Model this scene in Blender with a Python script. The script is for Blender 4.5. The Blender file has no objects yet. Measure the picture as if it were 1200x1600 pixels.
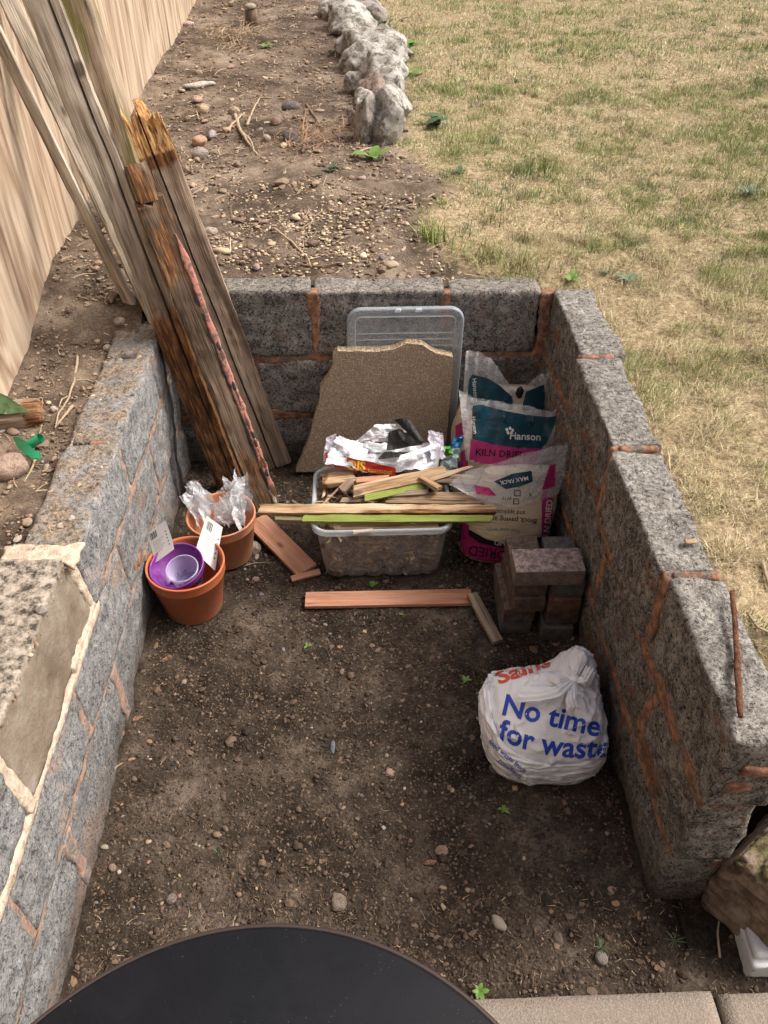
import bpy, bmesh, math, random
import numpy as np
from mathutils import Vector, Matrix
from mathutils.bvhtree import BVHTree
random.seed(7); rng = np.random.default_rng(7)
S = bpy.context.scene
COL = S.collection
R = math.radians

# ------------------------------------------------------------------ camera, sky, sun, exposure
CAM_H, PITCH, YAW, FPX = 1.88, R(41.3), R(1.9), 1247.0
cd = bpy.data.cameras.new('camera'); cam = bpy.data.objects.new('camera', cd); COL.objects.link(cam)
cam.location = (0, 0, CAM_H); cam.rotation_euler = (R(90) - PITCH, 0, -YAW)
cd.sensor_fit = 'VERTICAL'; cd.sensor_height = 24; cd.lens = 24 * FPX / 1600
cd.clip_start = 0.02; cd.clip_end = 400
S.camera = cam
SUN_EL, SUN_AZ = R(50), R(80)          # azimuth clockwise from +Y
w = bpy.data.worlds.new('World'); S.world = w; w.use_nodes = True
nt = w.node_tree; bg = nt.nodes['Background']
sky = nt.nodes.new('ShaderNodeTexSky'); sky.sky_type = 'NISHITA'; sky.sun_disc = False
sky.sun_elevation = SUN_EL; sky.sun_rotation = SUN_AZ; sky.dust_density = 8.0; sky.air_density = 0.6; sky.ozone_density = 0.3
nt.links.new(sky.outputs[0], bg.inputs[0]); bg.inputs[1].default_value = 0.15
sd = bpy.data.lights.new('sun', 'SUN'); sun = bpy.data.objects.new('sun', sd); COL.objects.link(sun)
sd.energy = 1.5; sd.angle = R(11); sd.color = (1.0, 0.98, 0.95)
sdir = Vector((math.sin(SUN_AZ) * math.cos(SUN_EL), math.cos(SUN_AZ) * math.cos(SUN_EL), math.sin(SUN_EL)))
sun.rotation_euler = sdir.to_track_quat('Z', 'Y').to_euler(); sun.location = (4, 1, 5)
S.view_settings.view_transform = 'Standard'; S.view_settings.look = 'None'
S.view_settings.exposure = 0.70; S.view_settings.gamma = 1.0
S.render.engine = 'CYCLES'; S.cycles.transparent_max_bounces = 24; S.cycles.max_bounces = 8

# ------------------------------------------------------------------ survey: a ray of the photograph meets a real plane of the place
_f = np.array([math.sin(YAW) * math.cos(PITCH), math.cos(YAW) * math.cos(PITCH), -math.sin(PITCH)])
_r = np.array([math.cos(YAW), -math.sin(YAW), 0.0]); _u = np.cross(_r, _f); _O = np.array([0, 0, CAM_H])
def ray(px, py): return _f + _r * (px - 600) / FPX - _u * (py - 800) / FPX
def Gz(px, py, z=0.0):
    d = ray(px, py); return _O + d * (z - CAM_H) / d[2]
def Gy(px, py, y):
    d = ray(px, py); return _O + d * y / d[1]
def Gx(px, py, x):
    d = ray(px, py); return _O + d * x / d[0]

# ------------------------------------------------------------------ noise
def _hash(ix, iy, iz, s):
    h = (ix * 374761393 + iy * 668265263 + iz * 2147483647 + s * 974634777) & 0xFFFFFFFF
    h = ((h ^ (h >> 13)) * 1274126177) & 0xFFFFFFFF
    h = ((h ^ (h >> 16)) * 2246822519) & 0xFFFFFFFF
    return ((h ^ (h >> 15)) & 0xFFFFFF) / float(0xFFFFFF)
def vnoise(p, s=0):
    p = np.asarray(p, float); i = np.floor(p).astype(np.int64); f = p - i; f = f * f * (3 - 2 * f)
    x, y, z = i[..., 0], i[..., 1], i[..., 2]; fx, fy, fz = f[..., 0], f[..., 1], f[..., 2]
    def c(a, b, d): return _hash(x + a, y + b, z + d, s)
    l = lambda a, b, t: a + (b - a) * t
    return l(l(l(c(0,0,0), c(1,0,0), fx), l(c(0,1,0), c(1,1,0), fx), fy), l(l(c(0,0,1), c(1,0,1), fx), l(c(0,1,1), c(1,1,1), fx), fy), fz) * 2 - 1
def fbm(p, scale, octs=4, s=0, gain=0.5):
    p = np.asarray(p, float) * scale; a = 1.0; t = 0; tot = 0
    for k in range(octs):
        t = t + a * vnoise(p + 17.3 * k, s + k); tot += a; a *= gain; p = p * 2.03
    return t / tot
def P3(x, y, z=0): return np.stack(np.broadcast_arrays(np.asarray(x, float), np.asarray(y, float), np.asarray(z, float)), -1)

# ------------------------------------------------------------------ object helpers
def tag(o, label=None, cat=None, group=None, kind=None):
    if label: o['label'] = label
    if cat: o['category'] = cat
    if group: o['group'] = group
    if kind: o['kind'] = kind
    return o
def empty(name, loc, label, cat, group=None, rz=0):
    o = bpy.data.objects.new(name, None); o.empty_display_size = .05; COL.objects.link(o)
    o.location = tuple(loc); o.rotation_euler = (0, 0, rz); return tag(o, label, cat, group)
def rootloc(o):
    while o.parent: o = o.parent
    return np.array(o.location)
def mesh_data(name, V, F, mat, smooth=True, attrs=None, mats=None, midx=None):
    me = bpy.data.meshes.new(name); V = np.asarray(V, float)
    if isinstance(F, np.ndarray):
        n, k = F.shape
        me.vertices.add(len(V)); me.vertices.foreach_set('co', V.ravel())
        me.loops.add(n * k); me.loops.foreach_set('vertex_index', F.ravel().astype(np.int32))
        me.polygons.add(n); me.polygons.foreach_set('loop_start', np.arange(n, dtype=np.int32) * k)
        me.update(calc_edges=True)
    else:
        me.from_pydata([tuple(v) for v in V], [], F)
    me.polygons.foreach_set('use_smooth', np.full(len(me.polygons), smooth))
    if attrs:
        for an, av in attrs.items():
            av = np.asarray(av, np.float32)
            if av.ndim == 1: a = me.attributes.new(an, 'FLOAT', 'POINT'); a.data.foreach_set('value', av)
            else: a = me.attributes.new(an, 'FLOAT_VECTOR', 'POINT'); a.data.foreach_set('vector', av.ravel())
    for m in (mats or [mat]): me.materials.append(m)
    if midx is not None: me.polygons.foreach_set('material_index', np.asarray(midx, np.int32))
    me.update(); return me
def crisp(o, deg=38): o.data.set_sharp_from_angle(angle=R(deg)); return o
def add(name, V, F, mat, parent=None, loc=None, smooth=True, attrs=None, mats=None, midx=None):
    """V in world coordinates; a child keeps its thing's origin, a lone mesh gets its own"""
    V = np.asarray(V, float)
    if parent is not None: base = rootloc(parent)
    elif loc is not None: base = np.asarray(loc, float)
    else: base = np.zeros(3)
    me = mesh_data(name, V - base, F, mat, smooth, attrs, mats, midx)
    o = bpy.data.objects.new(name, me); COL.objects.link(o)
    if parent is not None: o.parent = parent
    else: o.location = tuple(base)
    return o
def base_of(V):
    V = np.asarray(V); return np.array([V[:, 0].mean(), V[:, 1].mean(), V[:, 2].min()])
def join(parts):
    Vs, Fs, n = [], [], 0
    for V, F in parts:
        Vs.append(np.asarray(V)); n0 = n; n += len(V)
        Fs += [tuple(int(i) + n0 for i in f) for f in F]
    return np.concatenate(Vs), Fs

# ------------------------------------------------------------------ shape helpers
def rbox(size, seg, rad=0.003, wn=0.0, wscale=30, seed=0, fine=0.0):
    """rounded, slightly uneven box centred on the origin, subdivided at spacing seg; returns V, F, rest positions"""
    sx, sy, sz = size; n = [max(2, int(round(s / seg))) for s in size]
    V, F, idx = [], [], {}
    g = [np.linspace(-s / 2, s / 2, k + 1) for s, k in zip(size, n)]
    def vid(i, j, k):
        key = (i, j, k)
        if key not in idx: idx[key] = len(V); V.append((g[0][i], g[1][j], g[2][k]))
        return idx[key]
    a, b, c = n
    for i in range(a):
        for j in range(b):
            F.append((vid(i, j, 0), vid(i, j+1, 0), vid(i+1, j+1, 0), vid(i+1, j, 0)))
            F.append((vid(i, j, c), vid(i+1, j, c), vid(i+1, j+1, c), vid(i, j+1, c)))
    for i in range(a):
        for k in range(c):
            F.append((vid(i, 0, k), vid(i+1, 0, k), vid(i+1, 0, k+1), vid(i, 0, k+1)))
            F.append((vid(i, b, k), vid(i, b, k+1), vid(i+1, b, k+1), vid(i+1, b, k)))
    for j in range(b):
        for k in range(c):
            F.append((vid(0, j, k), vid(0, j, k+1), vid(0, j+1, k+1), vid(0, j+1, k)))
            F.append((vid(a, j, k), vid(a, j+1, k), vid(a, j+1, k+1), vid(a, j, k+1)))
    V = np.array(V, float); rest = V.copy(); h = np.array(size) / 2
    # pull the outermost ring inwards to round the edges
    inner = np.maximum(h - rad, h * 0.3); q = np.clip(V, -inner, inner); d = V - q
    cnt = (np.abs(d) > 1e-9).sum(1)
    L = np.linalg.norm(d, axis=1); m = L > 1e-9
    nrm = np.zeros_like(V); nrm[m] = d[m] / L[m][:, None]
    V = q + nrm * np.minimum(L, rad)[:, None]
    if wn: V = V + nrm * (wn * fbm(rest + seed * 3.7, wscale, 3, seed))[:, None]
    if fine: V = V + nrm * (fine * fbm(rest + seed * 1.3, wscale * 4, 2, seed + 5))[:, None]
    return V, np.array(F, np.int32), rest
def frame_m(A, B, up=(0, 0, 1), roll=0):
    A = np.asarray(A, float); B = np.asarray(B, float); x = B - A; L = np.linalg.norm(x); x = x / L
    up = np.asarray(up, float); y = np.cross(up, x); y /= np.linalg.norm(y); z = np.cross(x, y)
    if roll:
        c, s = math.cos(roll), math.sin(roll); y, z = y * c + z * s, z * c - y * s
    return A, np.stack([x, y, z]), L
def rot_m(rx=0, ry=0, rz=0):
    return np.array((Matrix.Rotation(rz, 3, 'Z') @ Matrix.Rotation(ry, 3, 'Y') @ Matrix.Rotation(rx, 3, 'X')))
_ico = {}
def ico(sub):
    if sub not in _ico:
        bm = bmesh.new(); bmesh.ops.create_icosphere(bm, subdivisions=sub, radius=1.0)
        _ico[sub] = (np.array([v.co[:] for v in bm.verts]), np.array([[v.index for v in f.verts] for f in bm.faces], np.int32)); bm.free()
    return _ico[sub]
def stone_v(size, seed, sub=3, rough=0.12, facet=0.0, scale=1.3):
    V, F = ico(sub); V = V.copy()
    if facet:
        rs = np.random.default_rng(seed)
        for k in range(12):
            n = rs.normal(size=3); n /= np.linalg.norm(n); lim = rs.uniform(1 - facet, 0.98)
            d = V @ n; over = np.maximum(d - lim, 0); V = V - over[:, None] * n * 0.9
    V = V * (1 + rough * fbm(V + seed * 5.1, scale, 4, seed))[:, None]
    return V * np.array(size), F
def tube_v(pts, rad, n=6, cap=True):
    pts = np.asarray(pts, float); m = len(pts); rad = np.broadcast_to(rad, (m,))
    T = np.gradient(pts, axis=0); T /= np.linalg.norm(T, axis=1)[:, None] + 1e-12
    up = np.array([0, 0, 1.0]) if abs(T[0, 2]) < .9 else np.array([1.0, 0, 0])
    V = []; a = np.linspace(0, 2 * np.pi, n, endpoint=False)
    x = np.cross(T[0], up); x /= np.linalg.norm(x)
    for i in range(m):
        x = x - T[i] * (x @ T[i]); x /= np.linalg.norm(x); y = np.cross(T[i], x)
        V.append(pts[i] + rad[i] * (np.cos(a)[:, None] * x + np.sin(a)[:, None] * y))
    V = np.concatenate(V); F = []
    for i in range(m - 1):
        for j in range(n): F.append((i*n+j, i*n+(j+1) % n, (i+1)*n+(j+1) % n, (i+1)*n+j))
    if cap: F.append(tuple(range(n-1, -1, -1))); F.append(tuple((m-1)*n + j for j in range(n)))
    return V, F
def lathe_v(prof, n=48):
    a = np.linspace(0, 2*np.pi, n, endpoint=False); V, F = [], []
    for (r, z) in prof: V.append(P3(r*np.cos(a), r*np.sin(a), z + 0*a))
    for i in range(len(prof)-1):
        for j in range(n): F.append((i*n+j, i*n+(j+1) % n, (i+1)*n+(j+1) % n, (i+1)*n+j))
    return np.concatenate(V), F
def grid_f(nu, nv, wrap=False):
    i, j = np.meshgrid(np.arange(nv-1), np.arange(nu if wrap else nu-1), indexing='ij')
    a = i*nu + j; b = i*nu + (j+1) % nu
    return np.stack([a, b, b+nu, a+nu], -1).reshape(-1, 4).astype(np.int32)

# ------------------------------------------------------------------ materials
def new_mat(name):
    m = bpy.data.materials.new(name); m.use_nodes = True; return m, m.node_tree.nodes, m.node_tree.links, m.node_tree.nodes['Principled BSDF']
class N:
    """small node-building helper"""
    def __init__(s, name, rough=.85, spec=.3):
        s.m, s.n, s.l, s.b = new_mat(name); s.b.inputs['Roughness'].default_value = rough
        s.b.inputs['Specular IOR Level'].default_value = spec; s._pos = None
    def nd(s, t, **k):
        o = s.n.new(t)
        for a, v in k.items(): setattr(o, a, v)
        return o
    def pos(s):
        if s._pos is None: s._pos = s.nd('ShaderNodeNewGeometry').outputs['Position']
        return s._pos
    def attr(s, name, out='Vector'): return s.nd('ShaderNodeAttribute', attribute_name=name).outputs[out]
    def map(s, v, sc): 
        o = s.nd('ShaderNodeVectorMath', operation='MULTIPLY'); s.l.new(v, o.inputs[0]); o.inputs[1].default_value = sc; return o.outputs[0]
    def noise(s, v, scale, det=4, rough=.55, dist=0):
        o = s.nd('ShaderNodeTexNoise'); s.l.new(v, o.inputs['Vector']); o.inputs['Scale'].default_value = scale
        o.inputs['Detail'].default_value = det; o.inputs['Roughness'].default_value = rough; o.inputs['Distortion'].default_value = dist; return o.outputs['Fac']
    def vor(s, v, scale, out='Distance', feature='F1'):
        o = s.nd('ShaderNodeTexVoronoi', feature=feature); s.l.new(v, o.inputs['Vector']); o.inputs['Scale'].default_value = scale; return o.outputs[out]
    def ramp(s, v, stops):
        o = s.nd('ShaderNodeValToRGB'); s.l.new(v, o.inputs[0]); e = o.color_ramp.elements
        while len(e) < len(stops): e.new(.5)
        for k, (p, c) in enumerate(stops):
            e[k].position = p; e[k].color = (*c, 1) if len(c) == 3 else c
        return o.outputs[0]
    def fac(s, v, lo, hi): 
        o = s.nd('ShaderNodeMapRange'); s.l.new(v, o.inputs[0]); o.inputs[1].default_value = lo; o.inputs[2].default_value = hi; return o.outputs[0]
    def math(s, op, a, b=None, clamp=False):
        o = s.nd('ShaderNodeMath', operation=op, use_clamp=clamp)
        for i, v in enumerate((a, b)):
            if v is None: continue
            if isinstance(v, (int, float)): o.inputs[i].default_value = v
            else: s.l.new(v, o.inputs[i])
        return o.outputs[0]
    def mix(s, f, a, b, mode='MIX'):
        o = s.nd('ShaderNodeMix', data_type='RGBA', blend_type=mode)
        for i, v in ((0, f), (6, a), (7, b)):
            if isinstance(v, (int, float)): o.inputs[i].default_value = v
            elif isinstance(v, tuple): o.inputs[i].default_value = (*v, 1)
            else: s.l.new(v, o.inputs[i])
        return o.outputs[2]
    def col(s, c):
        if isinstance(c, tuple): s.b.inputs['Base Color'].default_value = (*c, 1)
        else: s.l.new(c, s.b.inputs['Base Color'])
    def bump(s, h, dist=.002, strength=1.0, prev=None):
        o = s.nd('ShaderNodeBump'); s.l.new(h, o.inputs['Height']); o.inputs['Distance'].default_value = dist; o.inputs['Strength'].default_value = strength
        if prev is not None: s.l.new(prev, o.inputs['Normal'])
        s.l.new(o.outputs[0], s.b.inputs['Normal']); return o.outputs[0]
    def up(s):
        g = s.nd('ShaderNodeNewGeometry'); x = s.nd('ShaderNodeSeparateXYZ'); s.l.new(g.outputs['Normal'], x.inputs[0]); return x.outputs[2]

def block_mat(name, dark, mid, light, top, pit=.5, lichen=.5, smear=(.32, .18, .12), sm=.5, bd=.012):
    k = N(name, .95, .15); p = k.pos()
    med = k.noise(p, 34, 6, .72); fine = k.noise(p, 230, 3, .75); big = k.noise(p, 6, 3, .6)
    v = k.math('ADD', k.math('MULTIPLY', med, .45), k.math('ADD', k.math('MULTIPLY', fine, .40), k.math('MULTIPLY', big, .15)))
    c = k.ramp(v, [(.40, dark), (.475, mid), (.545, light), (.62, tuple(min(1, x*1.45) for x in light))])
    # holes between the grains of the open-textured face
    pf = k.fac(k.noise(p, 120, 3, .65), .43, .36); c = k.mix(k.math('MULTIPLY', pf, pit, True), c, (.014, .012, .011))
    pg = k.fac(k.noise(p, 46, 2, .6), .36, .31); c = k.mix(k.math('MULTIPLY', pg, pit*.7, True), c, (.02, .018, .016))
    # soil and lichen lodged on faces that point up
    u = k.up(); t = k.math('MULTIPLY', k.fac(u, .45, .85), k.fac(k.noise(p, 13, 6, .75), .38, .56), True)
    tc = k.ramp(k.noise(p, 75, 4, .75), [(.38, tuple(x*.35 for x in top)), (.5, top), (.62, tuple(min(1, x*1.5) for x in top))])
    c = k.mix(k.math('MULTIPLY', t, lichen), c, tc)
    spk = k.fac(k.noise(p, 85, 4, .8), .58, .64); c = k.mix(k.math('MULTIPLY', spk, .5), c, (.46, .44, .40))
    stain = k.math('MULTIPLY', k.fac(k.noise(k.map(p, (1, .6, 1)), 6.5, 6, .68), .57, .63), k.fac(k.up(), .6, .3)); c = k.mix(k.math('MULTIPLY', stain, sm), c, smear)
    low = k.nd('ShaderNodeSeparateXYZ'); k.l.new(p, low.inputs[0]); low_tint = k.math('MULTIPLY', k.fac(k.math('ADD', low.outputs[2], k.math('MULTIPLY', k.noise(p, 9, 4), -.12)), .06, -.05), .65); c = k.mix(low_tint, c, (.085, .062, .045))  # dark brown tint towards the foot of the wall
    oi = k.nd('ShaderNodeObjectInfo'); tn = k.fac(oi.outputs['Random'], -.9, 1.9); c = k.mix(1.0, c, k.ramp(tn, [(0, (.62, .61, .60)), (1, (1.0, 1.0, 1.0))]), 'MULTIPLY')
    k.col(c)
    h = k.math('ADD', k.math('MULTIPLY', med, .8), k.math('SUBTRACT', k.math('MULTIPLY', fine, .35), k.math('ADD', k.math('MULTIPLY', pf, .45), k.math('MULTIPLY', pg, .5))))
    k.bump(h, bd, 1.0); return k.m
M = {}
M['block_left'] = block_mat('block_blue_grey', (.105, .108, .112), (.215, .222, .228), (.315, .320, .318), (.26, .21, .155), .40, .95, (.36, .27, .215), .70, .006)
M['block_back'] = block_mat('block_grey', (.065, .064, .060), (.19, .188, .176), (.36, .35, .32), (.32, .29, .24), .7, .6, (.30, .19, .14), .35)
M['block_right'] = block_mat('block_weathered', (.045, .040, .035), (.16, .146, .128), (.32, .30, .27), (.35, .34, .31), .7, .85, (.26, .12, .065), .75)
k = N('block_brown_smooth', .93, .15); p = k.pos()
c = k.ramp(k.noise(p, 9, 5, .6), [(.35, (.14, .11, .08)), (.55, (.21, .175, .135)), (.7, (.28, .25, .21))])
u = k.up(); c = k.mix(k.fac(u, .4, .8), c, k.ramp(k.noise(p, 45, 4, .75), [(.38, (.05, .045, .04)), (.5, (.24, .21, .17)), (.62, (.38, .34, .29))]))
k.col(c); k.bump(k.noise(p, 60, 5, .7), .006, 1); M['block_brown'] = k.m
def mortar_mat(name, a, b, grey, cover=.5, bs=.004):
    k = N(name, .95, .12); p = k.pos(); c = k.ramp(k.noise(p, 40, 6, .7), [(.42, a), (.58, b)])
    g = k.ramp(k.noise(p, 160, 4, .75), [(.42, tuple(v*.45 for v in grey)), (.58, grey)])
    k.col(k.mix(k.fac(k.noise(p, 17, 6, .72), .60-.18*cover, .66-.18*cover), c, g)); k.bump(k.math('ADD', k.noise(p, 90, 5, .75), k.noise(p, 25, 3)), bs, 1); return k.m
M['mortar'] = mortar_mat('orange_mortar', (.17, .090, .058), (.35, .19, .12), (.20, .165, .14), .35)
M['mortar_pink'] = mortar_mat('faded_pink_mortar', (.27, .185, .145), (.40, .275, .21), (.25, .24, .225), .55)
M['cream'] = mortar_mat('cream_mortar', (.46, .37, .28), (.66, .56, .45), (.36, .30, .24), .05, .007)

def soil_mat(name, cols, wet=0.0, lawn=False):
    k = N(name, .97, .12); p = k.pos()
    big = k.noise(p, 3.4, 6, .62); med = k.noise(p, 17, 6, .7); fine = k.noise(p, 140, 4, .75)
    v = k.math('ADD', k.math('MULTIPLY', big, .50), k.math('ADD', k.math('MULTIPLY', med, .25), k.math('MULTIPLY', fine, .25)))
    c = k.ramp(v, [(.41, cols[0]), (.47, cols[1]), (.53, cols[2]), (.59, cols[3])])
    sp = k.fac(k.vor(p, 210), .16, .08); spn = k.fac(k.noise(p, 35, 2), .48, .6)
    c = k.mix(k.math('MULTIPLY', k.math('MULTIPLY', sp, spn), .7), c, (.30, .25, .19))
    if lawn:
        a = k.attr('mask', 'Fac'); straw = k.ramp(k.noise(p, 55, 5, .75), [(.35, (.12, .095, .055)), (.5, (.30, .235, .14)), (.65, (.46, .38, .24))])
        c = k.mix(a, c, straw)
    k.col(c); h = k.math('ADD', k.math('MULTIPLY', med, .5), k.math('MULTIPLY', fine, .35)); k.bump(h, .012, 1.0); return k.m
M['pit_soil'] = soil_mat('dark_pit_soil', [(.013, .0098, .007), (.032, .0245, .018), (.064, .050, .038), (.135, .110, .086)])
M['bed_soil'] = soil_mat('dry_bed_soil', [(.050, .036, .026), (.098, .074, .055), (.17, .132, .10), (.27, .22, .165)], lawn=True)

def wood_mat(name, cols, green=0.0, rot=0.0, green_col=(.10, .13, .03), crack=.6):
    k = N(name, .85, .2); v = k.attr('loc')
    st = k.noise(k.map(v, (3.0, 42, 42)), 1.0, 5, .6, .4); fi = k.noise(k.map(v, (9.0, 190, 190)), 1.0, 3, .6)
    big = k.noise(k.map(v, (4.0, 9, 9)), 1.0, 3)
    s = k.math('ADD', k.math('MULTIPLY', st, .5), k.math('ADD', k.math('MULTIPLY', fi, .25), k.math('MULTIPLY', big, .25)))
    c = k.ramp(s, [(.41, cols[0]), (.47, cols[1]), (.535, cols[2]), (.60, cols[3])])
    cr = k.fac(k.noise(k.map(v, (3.5, 75, 75)), 1.0, 2), .34, .29); c = k.mix(k.math('MULTIPLY', cr, crack), c, (.018, .013, .01))
    kn = k.fac(k.vor(k.map(v, (5, 11, 11)), 1.0), .13, .07); c = k.mix(k.math('MULTIPLY', kn, .7), c, (.05, .03, .018))
    if green:
        gf = k.fac(k.noise(k.map(v, (3, 12, 12)), 1.0, 4), .62 - green*.35, .75 - green*.35); c = k.mix(k.math('MULTIPLY', gf, .8), c, green_col)
    if rot:
        x = k.attr('rot', 'Fac'); rc = k.ramp(k.noise(k.map(v, (14, 120, 120)), 1.0, 5, .7), [(.35, (.045, .022, .012)), (.5, (.14, .068, .032)), (.63, (.33, .165, .065))])
        c3 = k.ramp(k.noise(k.map(v, (14, 150, 150)), 1.0, 4, .7), [(.38, (.12, .055, .02)), (.48, (.42, .23, .09)), (.6, (.66, .43, .20))]); rc = k.mix(k.fac(x, 1.0, 1.12), rc, c3)
        rf = k.math('ADD', x, k.math('MULTIPLY', k.math('SUBTRACT', k.noise(k.map(v, (8, 20, 20)), 1.0, 4), .5), 1.2)); c = k.mix(k.fac(rf, .4, .6), c, rc)
    k.col(c); k.bump(k.math('SUBTRACT', k.math('ADD', k.math('MULTIPLY', st, .8), fi), cr), .003, 1); return k.m
M['wood_grey'] = wood_mat('weathered_grey_wood', [(.15, .125, .095), (.28, .24, .185), (.40, .35, .28), (.50, .45, .37)], rot=1)
M['wood_brown'] = wood_mat('brown_post_wood', [(.10, .07, .048), (.19, .14, .10), (.28, .21, .155), (.36, .29, .22)], rot=1)
M['wood_green'] = wood_mat('green_stained_wood', [(.11, .08, .055), (.19, .15, .10), (.27, .215, .15), (.34, .28, .21)], green=.35, green_col=(.14, .13, .04))
M['wood_dark'] = wood_mat('dark_rotten_wood', [(.05, .035, .024), (.10, .07, .048), (.16, .115, .08), (.22, .16, .115)], rot=1)
M['wood_fresh'] = wood_mat('split_pale_wood', [(.17, .105, .055), (.33, .22, .125), (.45, .325, .20), (.58, .46, .31)], crack=.5, rot=1)
M['wood_pale'] = wood_mat('dull_split_wood', [(.15, .10, .06), (.27, .19, .115), (.38, .28, .18), (.50, .40, .27)], crack=.5)
M['wood_lime'] = wood_mat('algae_green_wood', [(.18, .17, .05), (.26, .27, .08), (.34, .36, .13), (.42, .42, .2)], green=1, green_col=(.22, .27, .06), crack=.2)
M['wood_red'] = wood_mat('reddish_board_wood', [(.30, .145, .085), (.40, .20, .125), (.46, .245, .16), (.52, .30, .20)], crack=.08)
M['wood_drift'] = wood_mat('stick_wood', [(.12, .09, .065), (.20, .155, .11), (.29, .235, .17), (.36, .30, .22)])
k = N('plywood', .8, .25); v = k.attr('loc')
wv = k.noise(k.map(v, (.8, 5.5, 5.5)), 1.0, 3, .5, .8); bands = k.nd('ShaderNodeMath', operation='SINE'); k.l.new(k.math('MULTIPLY', wv, 38.0), bands.inputs[0])
fi = k.noise(k.map(v, (5, 210, 210)), 1.0, 5, .75)
b2 = k.math('ADD', k.math('MULTIPLY', bands.outputs[0], .07), k.math('ADD', k.math('MULTIPLY', fi, .35), k.math('MULTIPLY', k.noise(k.map(v, (1.2, 14, 14)), 1.0, 5, .65), .5)))
kn = k.vor(k.map(v, (2.2, 3.4, 3.4)), 1.0); ring = k.nd('ShaderNodeMath', operation='SINE'); k.l.new(k.math('MULTIPLY', kn, 90.0), ring.inputs[0]); kf = k.fac(kn, .16, .02); b2 = k.math('SUBTRACT', b2, k.math('MULTIPLY', k.math('MULTIPLY', k.math('ADD', ring.outputs[0], 1.6), .06), kf))
c = k.ramp(b2, [(.30, (.21, .14, .095)), (.38, (.33, .245, .17)), (.45, (.41, .325, .235)), (.54, (.50, .42, .32))])
k.col(c); k.bump(fi, .0015, 1); M['plywood'] = k.m

def flat(name, c, rough=.6, spec=.4, bs=0, scale=40, var=.12):
    k = N(name, rough, spec); p = k.pos(); n = k.noise(p, scale, 4, .6)
    k.col(k.mix(n, tuple(v*(1-var) for v in c), tuple(min(1, v*(1+var)) for v in c)))
    if bs: k.bump(n, bs, 1)
    return k.m
def dusty(name, c, dust=(.17, .12, .085), rough=.45, amount=.5):
    k = N(name, rough, .45); p = k.pos(); n = k.fac(k.noise(p, 25, 6, .75), .46, .66); x = k.nd('ShaderNodeSeparateXYZ'); k.l.new(p, x.inputs[0]); n = k.math('ADD', n, k.math('MULTIPLY', k.fac(x.outputs[2], .05, .0), k.noise(p, 50, 4)), True)
    k.col(k.mix(k.math('MULTIPLY', n, amount), c, dust)); k.l.new(k.math('ADD', k.math('MULTIPLY', n, .3), rough), k.b.inputs['Roughness'])
    k.bump(k.noise(p, 90, 3), .0004, 1); return k.m
M['terracotta'] = dusty('terracotta_plastic', (.50, .135, .050), (.30, .17, .11), .42, .75)
M['terracotta_pale'] = dusty('faded_terracotta_plastic', (.52, .21, .10), (.40, .25, .16), .5, .6)
M['purple'] = dusty('purple_plastic', (.155, .022, .22), (.22, .12, .22), .3, .5)
M['black'] = flat('black_print', (.012, .012, .014), .5, .4)
M['white_print'] = flat('white_print', (.72, .72, .70), .5, .4)
M['blue_print'] = flat('blue_print', (.015, .06, .42), .4, .4)
M['red_print'] = flat('red_print', (.62, .10, .05), .4, .4)
M['grey_print'] = flat('grey_print', (.25, .27, .29), .5, .4)
M['card'] = flat('white_card', (.76, .76, .73), .6, .3, var=.03)
M['green_plastic'] = dusty('green_plastic', (.01, .33, .15), (.10, .25, .13), .4, .3)
M['table'] = None
k = N('black_table_top', .42, .14); p = k.pos(); smg = k.math('MULTIPLY', k.fac(k.noise(p, 4, 5, .7, 1.5), .50, .80), .22); spk = k.fac(k.vor(p, 38), .040, .02)
dst = k.fac(k.vor(p, 160), .10, .05); dst = k.math('MULTIPLY', dst, k.fac(k.noise(p, 14, 4), .52, .6)); c = k.mix(k.math('MULTIPLY', k.math('ADD', spk, dst, True), .5), k.mix(smg, k.mix(k.noise(p, 6, 3), (.0045, .0050, .0065), (.008, .009, .012)), (.022, .023, .026)), (.22, .2, .19)); k.col(c)
k.l.new(k.fac(k.noise(p, 12, 5, .75), -.2, 1.4), k.b.inputs['Roughness']); k.bump(k.noise(p, 900, 2), .0003, 1); M['table'] = k.m
M['table_rim'] = flat('dark_brown_rim', (.035, .024, .02), .45, .4)
M['table_leg'] = flat('black_metal', (.02, .02, .02), .4, .5)

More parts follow.
